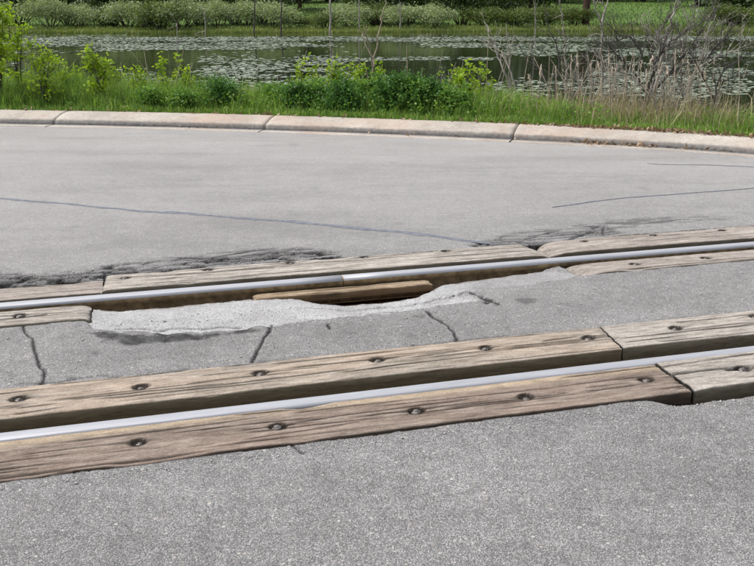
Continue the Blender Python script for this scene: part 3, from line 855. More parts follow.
# rubble in the pothole: lumps resting on the exposed bed
def lump(r, s):
    import bmesh
    bm = bmesh.new(); bmesh.ops.create_icosphere(bm, subdivisions=2, radius=1)
    for v in bm.verts:
        k = 1 + 0.35 * (float(vn(v.co.x * 2 + s, v.co.y * 2 + v.co.z * 3, s)) - 0.5) * 2
        v.co = v.co * k; v.co.z *= 0.62
        v.co *= r
    me = bpy.data.meshes.new('rubble_stone'); bm.to_mesh(me); bm.free(); me.materials.append(MAT['stone']); return me
lumps = [lump(0.028, s) for s in range(1, 5)]
for i, (px, py, sc) in enumerate([(345, 299, 1.1), (391, 295, 1.4), (401, 293, 1.1), (330, 299, .8), (362, 298, .7), (318, 299, .6), (412, 292, .8)]):
    u_, v_ = uv(px, py, -0.09)
    x, y = W(u_, v_ + 0.015)
    o = obj('rubble_stone', lumps[i % 4], None, 'brown rubble lump lying in the pothole beside the board', 'stone', 'rubble lumps in the pothole', None, (float(x), float(y), -0.088))
    o.scale = (sc, sc, sc); o.rotation_euler.z = i * 1.3

# gravel crumbs along broken edges
n = 5200
cu = np.concatenate([rng.uniform(-2.4, 2.2, 1500), rng.uniform(-1.75, 0.85, 500), rng.uniform(-2.1, 1.3, 500), rng.uniform(0.35, 1.3, 300), rng.uniform(-2.2, -0.6, 700)])
cv = np.concatenate([rng.uniform(-1.07, -0.36, 1500), -0.30 - np.abs(rng.normal(0, 0.10, 500)), -1.885 - np.abs(rng.normal(0, 0.03, 500)), -1.915 - np.abs(rng.normal(0, 0.03, 300)), 0.42 + np.abs(rng.normal(0, 0.08, 700))])
cs = rng.lognormal(math.log(0.0026), 0.35, len(cu))
x, y = W(cu, cv)
allz = np.concatenate(RV)[:, 2]; allxy = np.concatenate(RV)[:, :2]
# height lookup by coarse hashing of road vertices
key = {}
kx_ = np.floor(allxy[:, 0] / 0.012).astype(int); ky_ = np.floor(allxy[:, 1] / 0.012).astype(int)
for a, b_, z_ in zip(kx_.tolist(), ky_.tolist(), allz.tolist()): key[(a, b_)] = z_
V3 = []; T3 = []; m = 0
octa = np.array([(1, 0, 0), (0, 1, 0), (-1, 0, 0), (0, -1, 0), (0, 0, 0.8), (0, 0, -0.8)], float)
of = np.array([(0, 1, 4), (1, 2, 4), (2, 3, 4), (3, 0, 4), (1, 0, 5), (2, 1, 5), (3, 2, 5), (0, 3, 5)])
for i in range(len(cu)):
    z_ = key.get((int(math.floor(x[i] / 0.012)), int(math.floor(y[i] / 0.012))), 0.0)
    if z_ < -0.07: continue
    p = octa * cs[i] * rng.uniform(0.7, 1.3, (6, 3)); th = rng.uniform(0, 6.28)
    p = np.stack([p[:, 0] * math.cos(th) - p[:, 1] * math.sin(th), p[:, 0] * math.sin(th) + p[:, 1] * math.cos(th), p[:, 2]], 1)
    V3.append(p + (x[i], y[i], z_ + cs[i] * 0.4)); T3.append(of + m); m += 6
obj('loose_grit', mesh_data('loose_grit', np.concatenate(V3), None, np.concatenate(T3), [m_simple('grit', (0.16, 0.15, 0.145), (0.42, 0.41, 0.40), 300, 0.85)]), None,
    'loose grey grit scattered over the broken asphalt edges', 'grit', None, 'stuff')

# ------------------------------------------------------------------ near bank grass
def blades(bx, by, bz, h, wd, lean, mat, name, label, cat, seed):
    r = np.random.default_rng(seed); n = len(bx)
    a = r.uniform(0, 2 * math.pi, n); la = r.uniform(0, 2 * math.pi, n)
    ln = np.abs(r.normal(0, lean, n)) * h
    sx, sy = np.cos(a) * wd * 0.5, np.sin(a) * wd * 0.5
    lx, ly = np.cos(la) * ln, np.sin(la) * ln
    b0 = np.stack([bx - sx, by - sy, bz - 0.02], 1); b1 = np.stack([bx + sx, by + sy, bz - 0.02], 1)
    m0 = np.stack([bx - sx * .8 + lx * .3, by - sy * .8 + ly * .3, bz + h * .6], 1); m1 = np.stack([bx + sx * .8 + lx * .3, by + sy * .8 + ly * .3, bz + h * .6], 1)
    tp = np.stack([bx + lx, by + ly, bz + h * (1 - 0.25 * (ln / (h + 1e-6)))], 1)
    V3 = np.stack([b0, b1, m0, m1, tp], 1).reshape(-1, 3)
    i = np.arange(n) * 5
    q = np.stack([i, i + 1, i + 3, i + 2], 1); t = np.stack([i + 2, i + 3, i + 4], 1)
    return obj(name, mesh_data(name, V3, q, t, [mat]), None, label, cat, None, 'stuff')

nt_ = 3300
tx = rng.uniform(-8.5, 8.0, nt_); td = 0.50 + rng.gamma(1.5, 0.72, nt_)
ok = td < 4.0; tx, td = tx[ok], td[ok]
ty = yK(tx) + td
tpx = (tx / (ty * CP + 1.3 * SP) * FPX) + PW / 2
th_ = 1.25 * (0.13 + 0.24 * fbm(tx * 1.1, ty * 1.1, 401) ** 1.3 + 0.10 * rng.uniform(-0.5, 1, len(tx))) * sstep(0.35, 1.1, td)
th_ = np.maximum(th_ * np.interp(tpx, [-100, 0, 180, 300, 470, 560, 640, 760, 900], [1.35, 1.3, 1.25, 1.1, 1.1, 0.8, 0.62, 0.85, 0.95]), 0.07)
dens_ = np.interp(tpx, [-50, 265, 285, 460, 480, 540, 610, 760], [1, 1, 0.45, 0.45, 1, 0.8, 0.4, 0.5])
nb_ = np.maximum(4, (34 * dens_ * rng.uniform(0.6, 1.3, len(tx)))).astype(int)
gx_, gy_, hh, ll = [], [], [], []
for i in range(len(tx)):
    k = nb_[i]; rad = 0.05 + 0.35 * th_[i]
    a_ = rng.uniform(0, 6.283, k); q_ = np.sqrt(rng.uniform(0, 1, k)) * rad
    gx_.append(tx[i] + np.cos(a_) * q_); gy_.append(ty[i] + np.sin(a_) * q_)
    hh.append(th_[i] * (1.15 - 0.5 * q_ / rad) * rng.uniform(0.6, 1.2, k))
gx_ = np.concatenate(gx_); gy_ = np.concatenate(gy_); hh = np.concatenate(hh)
# short fringe just behind the kerb
fx = rng.uniform(-8, 6, 9000); fy = yK(fx) + 0.44 + np.abs(rng.normal(0, 0.16, 9000))
gx_ = np.concatenate([gx_, fx]); gy_ = np.concatenate([gy_, fy]); hh = np.concatenate([hh, rng.uniform(0.04, 0.12, 9000)])
ok = gy_ - yK(gx_) > 0.43
gx_, gy_, hh = gx_[ok], gy_[ok], hh[ok]
gz_ = ground_z(gx_, gy_)
half = rng.uniform(size=len(gx_)) < 0.72
blades(gx_[half], gy_[half], gz_[half], hh[half], rng.uniform(0.006, 0.012, half.sum()), 0.55, MAT['grass'], 'bank_grass', 'tufted fresh green grass growing thickly behind the kerb', 'grass', 1)
blades(gx_[~half], gy_[~half], gz_[~half], hh[~half] * 1.1, rng.uniform(0.005, 0.010, (~half).sum()), 0.7, MAT['palegrass'], 'pale_grass', 'lighter yellowish grass blades mixed into the bank turf', 'grass', 5)
# broad-leaved herbs between the tufts
hx = rng.uniform(-8, 7, 7000); hd = 0.55 + rng.gamma(1.4, 0.5, 7000); hy = yK(hx) + hd
m_ = fbm(hx * 1.7, hy * 1.7, 431) > np.interp(hx, [-8, 1, 3, 7], [0.5, 0.5, 0.62, 0.62])
hx, hy = hx[m_], hy[m_]
b = Bag(); b.leaves(np.stack([hx, hy, ground_z(hx, hy) + rng.uniform(0.03, 0.26, len(hx))], 1), 0.042, 0.2, 0.6)
obj('bank_herbs', b.data('bank_herbs', [MAT['herb']]), None, 'low broad-leaved herbs growing among the bank grass', 'herbs', None, 'stuff')
# dry reed litter and dead stalks on the right of the bank
n = 5400
px_ = np.concatenate([rng.normal(640, 65, n - 2000), rng.uniform(470, 760, 1000), rng.normal(75, 40, 500), rng.uniform(150, 480, 500)])
dd_ = np.concatenate([0.6 + rng.gamma(2.2, 0.8, n - 2000), 0.6 + rng.gamma(2, 0.8, 1000), 1.0 + rng.gamma(2, 0.7, 1000)])
bx_ = np.zeros(n); by_ = np.full(n, 11.0)
for _ in range(4):
    bx_ = (px_ - PW / 2) / FPX * (by_ * CP + 1.3 * SP); by_ = yK(bx_) + dd_
ok = dd_ < 4.4
bx_, by_ = bx_[ok], by_[ok]; bz_ = ground_z(bx_, by_)
hh = rng.uniform(0.12, 0.6, len(bx_)) * rng.uniform(0.5, 1.0, len(bx_))
blades(bx_, by_, bz_, hh, rng.uniform(0.004, 0.008, len(hh)), 0.65, MAT['drygrass'], 'dry_reed_thatch', 'thatch of dry tan reed blades around the cattails', 'reeds', 2)
# flat leaf litter along the kerb back
n = 1500
px_ = np.concatenate([rng.normal(640, 70, 1100), rng.uniform(0, 760, 400)])
bx_ = np.zeros(n); by_ = np.full(n, 10.0); dd_ = 0.36 + rng.gamma(1.2, 0.13, n)
for _ in range(4):
    bx_ = (px_ - PW / 2) / FPX * (by_ * CP + 1.3 * SP); by_ = yK(bx_) + dd_
b = Bag()
zz_ = np.where(dd_ < 0.45, 0.120, np.maximum(ground_z(bx_, by_), 0.07) + 0.012)
b.leaves(np.stack([bx_, by_, zz_], 1), 0.05, 0.1, 0.5)
obj('leaf_litter', b.data('leaf_litter', [MAT['litter']]), None, 'brown dead leaves and bits along the back of the kerb', 'leaf litter', None, 'stuff')

b = Bag(); q_ = []
for cx_, cy_, n_, sx_ in ((592, 142.5, 70, 9), (625, 144.5, 50, 10), (640, 143.5, 30, 6), (690, 149, 25, 14), (200, 127.5, 14, 20), (420, 135, 14, 30)):
    for _ in range(n_):
        g_ = G(rng.normal(cx_, sx_), cy_); q_.append((g_[0], float(yK(g_[0])) - abs(rng.normal(0, 0.06)) - 0.01, 0.012))
b.leaves(np.array(q_), 0.045, 0.1, 0.5)
obj('gutter_debris', b.data('gutter_debris', [MAT['litter']]), None, 'dark rotting leaf debris lying in the gutter at the foot of the kerb', 'debris', None, 'stuff')

# ------------------------------------------------------------------ saplings, weeds
def base_at(px, d):
    y = 11.0
    for _ in range(5):
        x = X_at(px, y, 0.1); y = float(yK(x)) + d
    return np.array([x, y, float(ground_z(np.array([x]), np.array([y]))[0])])

def sapling(name, label, cat, px, d, top_py, spread, stems, nleaf, leafsize, leafmat, barkmat, seed, group=None, lean=0.12, low=0.15):
    r = np.random.default_rng(seed)
    p0 = base_at(px, d)
    ztop = at(px, top_py, p0[1])[2]
    Hh = max(0.3, ztop - p0[2])
    root = obj(name, None, None, label, cat, group, None, p0)
    st = Bag(); tips = []
    for k in range(stems):
        h = Hh * (1.0 if k == 0 else r.uniform(0.55, 0.95))
        a = r.uniform(0, 2 * math.pi); off = (r.uniform(0, spread * 0.25) if k else 0)
        b0 = np.array([math.cos(a) * off, math.sin(a) * off * 0.6, -0.05])
        ln = r.normal(0, lean, 2) * h
        t = np.linspace(0, 1, 9)
        pts = b0 + np.stack([ln[0] * t ** 1.5 + 0.02 * np.sin(t * 7 + k), ln[1] * t ** 1.5 * 0.6, t * (h + 0.05)], 1)
        st.tube(pts, np.linspace(0.006 + 0.005 * Hh, 0.002, 9), 5)
        nb = int(5 + 5 * h)
        for j in range(nb):
            tt = r.uniform(low, 0.97)
            q0 = np.array([np.interp(tt, t, pts[:, i]) for i in range(3)])
            aa = r.uniform(0, 2 * math.pi); bl = spread * r.uniform(0.35, 1.0) * (1.05 - tt * 0.7)
            q1 = q0 + np.array([math.cos(aa) * bl, math.sin(aa) * bl * 0.8, bl * r.uniform(0.3, 1.0)])
            qm = (q0 + q1) / 2 + r.normal(0, 0.02, 3)
            st.tube([q0, qm, q1], [0.004, 0.003, 0.0012], 4)
            tips.append((q0, qm, q1))
        tips.append((pts[5], pts[7], pts[8]))
    obj('stem', st.data('stem', [barkmat], True), root)
    lf = Bag()
    ids = r.integers(0, len(tips), nleaf)
    T = np.array([tips[i] for i in ids]); tt = r.uniform(0.25, 1.05, nleaf)[:, None]
    pos = np.where(tt < 0.5, T[:, 0] + (T[:, 1] - T[:, 0]) * tt * 2, T[:, 1] + (T[:, 2] - T[:, 1]) * (tt * 2 - 1)) + r.normal(0, 0.022, (nleaf, 3))
    pos[:, 2] = np.maximum(pos[:, 2], 0.05)
    lf.leaves(pos, leafsize, 0.15, 0.55, r)
    obj('foliage', lf.data('foliage', [leafmat]), root)
    return root

SG = 'young saplings on the near bank'
sapling('young_tree', 'tall dark-stemmed young tree rising above the grass, leaves to its top', 'tree', 2, 0.9, -60, 0.34, 4, 1100, 0.06, MAT['sapling'], MAT['bark'], 501, None, 0.05, 0.1)
sapling('young_tree', 'slimmer young tree with sparse leaves beside the tall dark-stemmed one', 'tree', 20, 1.2, 4, 0.28, 3, 520, 0.058, MAT['sapling'], MAT['bark'], 502, None, 0.08, 0.1)
for i, (px, d, top, spd, stn, nl, lab) in enumerate([
    (45, 1.0, 42, 0.30, 4, 420, 'bushy low sapling beside the slim young tree'),
    (66, 1.6, 58, 0.20, 3, 200, 'small sapling next to a tuft of dry stalks'),
    (103, 1.2, 46, 0.26, 4, 480, 'dense cone-shaped sapling with bright leaves, right of the dry stalks'),
    (140, 1.5, 68, 0.22, 3, 170, 'low loose sapling between the cone-shaped one and a thin upright pair'),
    (166, 1.6, 54, 0.16, 2, 130, 'thin upright sapling with leaf tufts, one of a pair'),
    (190, 1.6, 58, 0.16, 2, 150, 'round-topped thin sapling with a leafy tuft'),
    (302, 1.9, 58, 0.20, 2, 200, 'yellow-green sapling over the open pads at the start of the dark weeds'),
    (335, 1.9, 59, 0.26, 4, 380, 'bushy yellow-green sapling rising behind the dark weeds'),
    (360, 1.7, 66, 0.20, 3, 200, 'low yellow-green sapling between the pale dead stem and a bushy one'),
    (378, 1.9, 66, 0.18, 2, 150, 'small yellow-green sapling under the pale dead stem'),
    (440, 1.8, 72, 0.15, 2, 60, 'sparse little sapling beyond the dark weeds'),
    (467, 1.7, 62, 0.26, 3, 330, 'bright lime sapling with spreading twigs beside the dead branches'),
    (82, 2.2, 66, 0.18, 3, 110, 'thin sapling right behind the tuft of dry stalks'),
    (122, 2.0, 58, 0.18, 3, 140, 'loose sapling close behind the cone-shaped one'),
    (316, 2.2, 64, 0.18, 3, 170, 'slender yellow-green sapling between the first and the bushy ones'),
    (350, 2.3, 60, 0.16, 2, 120, 'slender yellow-green sapling behind the bushy one'),
    (452, 2.2, 70, 0.16, 2, 90, 'little lime sapling behind the lime sapling with spreading twigs'),
    (484, 1.9, 68, 0.16, 2, 120, 'small lime sapling at the foot of the leaning dead branches')]):
    sapling('sapling', lab, 'sapling', px, d * 0.8, top - 2, spd, stn + 1, int(nl * 1.7), 0.050, MAT['sapling'], MAT['darkdead'], 510 + i, SG)

WG = 'dark weed clumps in the grass'
for i, (px, d, top, spd, nl, lab) in enumerate([
    (222, 0.9, 82, 0.34, 1500, 'dark feathery weed clump standing alone in the brighter grass'),
    (300, 1.0, 84, 0.32, 1300, 'dark weed clump below the first yellow-green sapling'),
    (345, 0.9, 82, 0.36, 1700, 'dark weed clump below the bushy yellow-green sapling'),
    (395, 1.0, 76, 0.40, 2100, 'largest dark weed clump, under the pale dead stem'),
    (432, 1.1, 82, 0.36, 1600, 'dark weed clump before the lime sapling'),
    (276, 1.2, 88, 0.32, 900, 'low weed clump where the dark weed row begins'),
    (322, 1.15, 84, 0.34, 1100, 'weed clump filling the space between the first two dark clumps'),
    (370, 1.2, 82, 0.36, 1300, 'weed clump joining the largest dark clump to its neighbour'),
    (416, 1.0, 82, 0.36, 1300, 'weed clump leaning into the largest dark clump'),
    (455, 1.0, 88, 0.32, 900, 'low weed clump at the foot of the lime sapling'),
    (152, 0.75, 98, 0.24, 500, 'small round weed tuft near the kerb below the upright saplings'),
    (184, 0.7, 98, 0.24, 500, 'low weed tuft by the kerb beside the lone feathery clump')]):
    sapling('weed_clump', lab, 'weeds', px, d, top - 3, spd * 1.15, 26, int(nl * 2.6), 0.034, MAT['weed'] if i < 5 else MAT['herb'], MAT['weed'], 540 + i, WG, 0.22, 0.05)

# ------------------------------------------------------------------ dead shrubs, reeds
def twigs(bag, pts, rad, r, depth, n, ln, up=0.4):
    for _ in range(n):
        t = r.uniform(0.2, 0.95) * (len(pts) - 1); i = int(t); f = t - i
        p = pts[i] * (1 - f) + pts[min(i + 1, len(pts) - 1)] * f
        axis_ = pts[-1] - pts[0]; axis_ = axis_ / (np.linalg.norm(axis_) + 1e-6)
        d = axis_ * 0.9 + r.normal(0, 0.6, 3); d[2] += up * 0.6; d[1] *= 0.7; d /= np.linalg.norm(d)
        L = ln * r.uniform(0.4, 1.1)
        q = [p]
        for k in range(3):
            d = d + r.normal(0, 0.22, 3); d /= np.linalg.norm(d); q.append(q[-1] + d * L / 3)
        q = np.array(q); rr = max(rad * (1 - 0.6 * t / len(pts)) * 0.55, 0.0028)
        bag.tube(q, np.linspace(rr, rr * 0.35, 4), 4)
        if depth > 0: twigs(bag, q, rr, r, depth - 1, 2, L * 0.55, up)

def dead(name, label, cat, base_px, d, lines, r0, mat, seed, ntw=5, ltw=0.35, group=None, depth=1, Y=None, zbase=None):
    """each line: list of pixels from the foot upward (drawn in the plant's own plane, twisted in depth)"""
    r = np.random.default_rng(seed)
    if Y is None: p0 = base_at(base_px, d)
    else: p0 = np.array([X_at(base_px, Y, zbase), Y, zbase])
    root = obj(name, None, None, label, cat, group, None, p0)
    for li, ln in enumerate(lines):
        b = Bag(); pts = []
        tw = r.normal(0, 0.25)
        for k, (x, y) in enumerate(ln):
            P = at(x, y, p0[1] + tw * k * 0.35)
            pts.append(P - p0)
        pts[0][2] = min(pts[0][2], 0.0) if li == 0 else pts[0][2]
        pts = np.array(pts)
        s = np.linspace(0, 1, len(pts)); t = np.linspace(0, 1, 4 * len(pts))
        P = np.stack([np.interp(t, s, pts[:, i]) for i in range(3)], 1) + r.normal(0, 0.006, (len(t), 3)) * (np.linalg.norm(pts[-1] - pts[0]) / 1.0)
        rr = r0 * 1.45 * (1.0 if li == 0 else r.uniform(0.6, 0.9))
        b.tube(P, np.linspace(rr, rr * 0.3, len(t)), 5)
        if ntw: twigs(b, P, rr, r, depth, ntw, ltw)
        obj('branch', b.data('branch', [mat], True), root)
    return root

DG = 'bare dead shrubs on the near bank'
dead('dead_shrub', 'leaning bare grey branches forking above the lime sapling', 'dead shrub', 520, 2.0,
     [[(516, 98), (508, 80), (500, 60), (494, 46), (488, 30), (484, 20)], [(516, 92), (510, 70), (503, 52), (492, 46), (480, 40)], [(513, 94), (509, 74), (510, 56), (508, 44)]], 0.011, MAT['deadwood'], 601, 6, 0.32, DG)
dead('dead_shrub', 'sparse bare twigs arching over the water between the leaning branches and cattails', 'dead shrub', 548, 2.0,
     [[(552, 100), (556, 84), (560, 60), (556, 42), (548, 28), (544, 8)], [(552, 96), (545, 78), (536, 66), (524, 58)], [(556, 90), (572, 74), (580, 64), (600, 52)]], 0.009, MAT['darkdead'], 602, 13, 0.42, DG)
dead('dead_shrub', 'pale forked dead stem with a white bleached top', 'dead shrub', 603, 2.4,
     [[(604, 100), (602, 70), (601, 40), (602, 24), (598, 15), (594, 4), (594, -16)], [(602, 24), (604, 14), (607, 4), (610, -6)]], 0.014, MAT['deadwood'], 603, 5, 0.3, DG)
dead('dead_shrub', 'tangled dark dead shrub with arching branches among the cattails', 'dead shrub', 646, 1.9,
     [[(648, 104), (650, 84), (656, 62), (664, 48), (676, 38), (690, 30), (712, 18)],
      [(648, 98), (646, 74), (640, 50), (630, 36), (616, 40), (600, 46)],
      [(650, 98), (655, 70), (652, 46), (660, 28), (672, 12), (690, -4)],
      [(650, 98), (664, 78), (684, 66), (706, 58), (724, 38), (732, 26)],
      [(648, 98), (640, 80), (624, 62), (612, 50), (596, 40)],
      [(652, 95), (672, 70), (690, 48), (702, 30), (716, 14)]], 0.012, MAT['darkdead'], 604, 20, 0.42, DG, 2)
dead('dead_shrub', 'grey dead shrub fanning upward over the pads beside the tangled dark one', 'dead shrub', 684, 2.2,
     [[(684, 104), (688, 84), (700, 66), (720, 56), (736, 50), (748, 44)],
      [(684, 98), (676, 76), (668, 56), (656, 40), (644, 30)],
      [(686, 98), (694, 74), (704, 52), (706, 34), (716, 16)],
      [(684, 96), (680, 70), (682, 46), (690, 28), (694, 14)]], 0.011, MAT['deadwood'], 605, 16, 0.40, DG, 2)
dead('dead_shrub', 'low dead shrub with outspread twigs at the end of the cattails', 'dead shrub', 716, 1.8,
     [[(714, 106), (716, 88), (724, 70), (738, 60), (754, 50)], [(714, 100), (706, 82), (698, 68), (692, 56)], [(716, 98), (722, 82), (740, 74), (760, 70)]], 0.010, MAT['darkdead'], 606, 12, 0.38, DG, 2)
dead('dead_shrub', 'low bleached bramble of crossing twigs among the first cattails', 'dead shrub', 590, 1.5,
     [[(590, 108), (584, 92), (574, 78), (562, 70)], [(590, 106), (598, 90), (612, 78), (626, 72)], [(590, 106), (592, 88), (588, 72)], [(592, 106), (604, 98), (620, 92)]], 0.007, MAT['deadwood'], 621, 12, 0.3, DG, 1)
dead('dead_shrub', 'low bleached bramble at the foot of the tangled dark shrub', 'dead shrub', 662, 1.4,
     [[(662, 112), (654, 98), (640, 84), (628, 78)], [(662, 110), (672, 94), (688, 84), (704, 80)], [(662, 110), (664, 92), (660, 76)], [(664, 110), (680, 102), (700, 98)]], 0.007, MAT['deadwood'], 622, 13, 0.3, DG, 1)
dead('dead_pole', 'pale bleached dead pole leaning above the tangled shrubs', 'dead stem', 660, 2.4,
     [[(654, 102), (659, 70), (664, 46), (670, 26), (675, 8), (681, -20)]], 0.017, MAT['deadwood'], 607, 1, 0.15)
dead('dead_pole', 'thin bleached snag bending down to the water, right of the leaning branches', 'dead stem', 565, 2.6,
     [[(568, 98), (566, 70), (566, 46), (563, 30), (561, 14), (558, -10)]], 0.011, MAT['deadwood'], 608, 3, 0.2)
dead('dead_pole', 'pale thin dead stem curving over the yellow-green saplings', 'dead stem', 373, 2.2,
     [[(372, 98), (373, 70), (376, 50), (379, 32), (383, 12), (387, -14)], [(373, 68), (370, 50), (366, 36), (358, 30)], [(374, 60), (366, 46), (362, 34)]], 0.011, MAT['reed'], 609, 2, 0.2)

# cattails: each a thing of stalk and seed head
CG = 'dry cattails on the near bank'
cat_px = [(556, 74), (562, 66), (571, 62), (578, 68), (591, 72), (600, 76), (609, 68), (612, 78), (622, 67), (625, 80), (633, 72), (641, 70), (651, 66), (660, 74), (668, 76),
          (675, 63), (683, 64), (689, 74), (697, 70), (706, 80), (540, 78), (531, 84), (719, 84), (646, 84), (616, 72)]
for i, (px, py) in enumerate(cat_px):
    r = np.random.default_rng(700 + i)
    p0 = base_at(px + r.normal(0, 6), r.uniform(1.1, 2.2))
    top = at(px, py, p0[1]) - p0
    root = obj('cattail', None, None, 'dry cattail stalk with a pale fluffy seed head among the dead shrubs', 'cattail', CG, None, p0)
    b = Bag(); b.tube([np.array([0, 0, -0.03]), top * 0.5 + r.normal(0, 0.012, 3), top], [0.0065, 0.005, 0.004], 5)
    obj('stalk', b.data('stalk', [MAT['reed']], True), root)
    b = Bag(); L = r.uniform(0.10, 0.19); t = np.linspace(0, 1, 7)
    dr = top / np.linalg.norm(top)
    b.tube(top[None] + dr[None] * (t[:, None] * L) + r.normal(0, 0.005, (7, 3)), np.array([0.005, 0.013, 0.015, 0.011, 0.016, 0.010, 0.003]) * r.uniform(0.4, 0.95), 7)
    obj('seed_head', b.data('seed_head', [MAT['cattail']], True), root)

# bare reed stalks: uncountable
b = Bag()
for i in range(130):
    px = rng.choice([rng.normal(640, 60), rng.uniform(500, 750), rng.uniform(40, 500)], p=[0.62, 0.2, 0.18])
    p0 = base_at(px, rng.uniform(0.9, 2.6)); h = rng.uniform(0.35, 0.9) if px > 500 else rng.uniform(0.5, 1.0)
    ln = rng.normal(0, 0.27, 2) * h
    b.tube([p0 + (0, 0, -0.03), p0 + (ln[0] * .35, ln[1] * .35, h * .5), p0 + (ln[0], ln[1], h)], [0.0045, 0.004, 0.002], 4)
obj('reed_stalks', b.data('reed_stalks', [MAT['reed']], True), None, 'thin bare reed stalks standing along the near shore', 'reeds', None, 'stuff')

# ------------------------------------------------------------------ lily pads
def pad_density(px, py):
    d = np.zeros_like(px)
    def band(y0, y1, x0, x1, k, s, thr=0.45):
        yc = (y0 + y1) / 2 + 2.0 * (vn(px * 0.012, 0 * px, s) - 0.5); hw = (y1 - y0) / 2
        m = np.exp(-((py - yc) / hw) ** 4) * sstep(x0 - 15, x0 + 15, px) * sstep(x1 + 15, x1 - 15, px)
        return k * m * sstep(thr - 0.1, thr + 0.1, fbm(px * 0.022, py * 0.3, s + 1))
    d += band(37, 41, 50, 900, 1.0, 801, 0.25) + band(42, 46, -60, 330, 0.8, 803, 0.42) + band(46, 50, 95, 275, 1.0, 805, 0.3)
    d += band(43, 47, 425, 590, 0.9, 807, 0.3) + band(48, 56, 510, 840, 0.8, 809, 0.42) + band(58, 61, 320, 490, 1.0, 811, 0.35)
    d += band(60, 98, 205, 345, 0.9, 813, 0.42) + band(64, 98, 600, 860, 0.8, 815, 0.45) + band(36, 50, 20, 130, 0.7, 817, 0.45)
    d += band(74, 98, 120, 230, 0.5, 819, 0.5) + band(75, 98, 520, 640, 0.35, 821, 0.5) + band(60, 98, -200, 10, 0.6, 823, 0.45) + band(82, 96, 360, 520, 0.3, 825, 0.55)
    return np.clip(d, 0, 1)
n = 260000
yy = np.sqrt(rng.uniform(15.5 ** 2, 63.0 ** 2, n)); xx = (rng.uniform(-150, 900, n) - PW / 2) / FPX * yy
dep = yy * CP + (CAM_H - WATER_Z) * SP
ppx = PW / 2 + xx / dep * FPX
ppy = PH / 2 - FPX * (-(CAM_H - WATER_Z) * CP + yy * SP) / dep
area = yy * yy / 63 ** 2
kp = (rng.uniform(size=n) < pad_density(ppx, ppy) * 0.7) & (yy < far_shore(xx) - 0.3) & (yy > yK(xx) + 4.2)
xx, yy = xx[kp], yy[kp]
extra = 1500                         # denser near mats
order = np.argsort(yy)
xx, yy = xx[order], yy[order]
# thin out overlaps among the near ones
def pad_verts(x, y, r, rr, k=7):
    th = np.linspace(0.25, 2 * math.pi - 0.25, k) + rr.uniform(0, 6.28)
    tilt = rr.normal(0, 0.05, 2)
    v = np.stack([np.cos(th) * r, np.sin(th) * r, np.zeros(k)], 1)
    v = np.concatenate([[[0, 0, 0]], v])
    v[:, 2] = np.maximum(v[:, 0] * tilt[0] + v[:, 1] * tilt[1], -0.002) + 0.006 + 0.012 * rr.uniform() * (np.hypot(v[:, 0], v[:, 1]) / r) ** 2
    v[:, 0] += x; v[:, 1] += y
    return v
placed = []; near = []; rest = []
cell = {}
for x_, y_ in zip(xx, yy):
    r_ = rng.uniform(0.05, 0.125)
    c = (int(x_ // 0.25), int(y_ // 0.25)); okp = True
    for i in (-1, 0, 1):
        for j in (-1, 0, 1):
            for (a, b_, q) in cell.get((c[0] + i, c[1] + j), ()):
                if (a - x_) ** 2 + (b_ - y_) ** 2 < (0.80 * (q + r_)) ** 2: okp = False
    if not okp: continue
    cell.setdefault(c, []).append((x_, y_, r_))
    placed.append((x_, y_, r_))
tri_pad = np.array([(0, j, j + 1) for j in range(1, 7)])
pad_meshes = []
for k in range(6):
    v = pad_verts(0, 0, 1.0, rng); v[:, 2] = (v[:, 2] - 0.006) * 0.8
    pad_meshes.append(mesh_data('lily_pad', v, None, tri_pad, [MAT['pad']], True))
vis = [p for p in placed if 0 < PW / 2 + p[0] / (p[1] * CP + 2.36 * SP) * FPX < PW]
nearset = set(vis[:220])
V3 = []; T3 = []; m = 0
for p in placed:
    if p in nearset:
        o = obj('lily_pad', pad_meshes[len(V3) % 6], None, 'pale green lily pad floating on the near water', 'lily pad', 'lily pads floating near the bank', None, (p[0], p[1], WATER_Z + 0.006))
        o.scale = (p[2],) * 3; o.rotation_euler.z = rng.uniform(0, 6.28)
    else:
        V3.append(pad_verts(p[0], p[1], p[2], rng) + (0, 0, WATER_Z)); T3.append(tri_pad + m); m += 8
obj('lily_pad_mat', mesh_data('lily_pad_mat', np.concatenate(V3), None, np.concatenate(T3), [MAT['pad']], True), None, 'broad drifts of pale lily pads across the open pond', 'lily pads', None, 'stuff')

# ------------------------------------------------------------------ far bank
def gz1(x, y): return float(ground_z(np.array([x]), np.array([y]))[0])
# shore sedge and meadow grass
n = 30000
bx_ = rng.uniform(-48, 48, n); ee = rng.gamma(1.2, 0.9, n) - 0.5; by_ = far_shore(bx_) + ee
bz_ = np.maximum(ground_z(bx_, by_), WATER_Z)
blades(bx_, by_, bz_, rng.uniform(0.08, 0.28, n), rng.uniform(0.03, 0.06, n), 0.5, MAT['sedge'], 'shore_sedge', 'yellowish sedge fringing the far shore of the pond', 'sedge', 3)
n = 42000
bx_ = rng.uniform(-60, 60, n); by_ = far_shore(bx_) + 3 + rng.uniform(0, 1, n) ** 1.3 * 45
bz_ = ground_z(bx_, by_)
blades(bx_, by_, bz_, rng.uniform(0.06, 0.22, n), rng.uniform(0.04, 0.07, n), 0.5, MAT['meadow'], 'meadow_grass', 'green meadow grass rising behind the far shore', 'grass', 4)

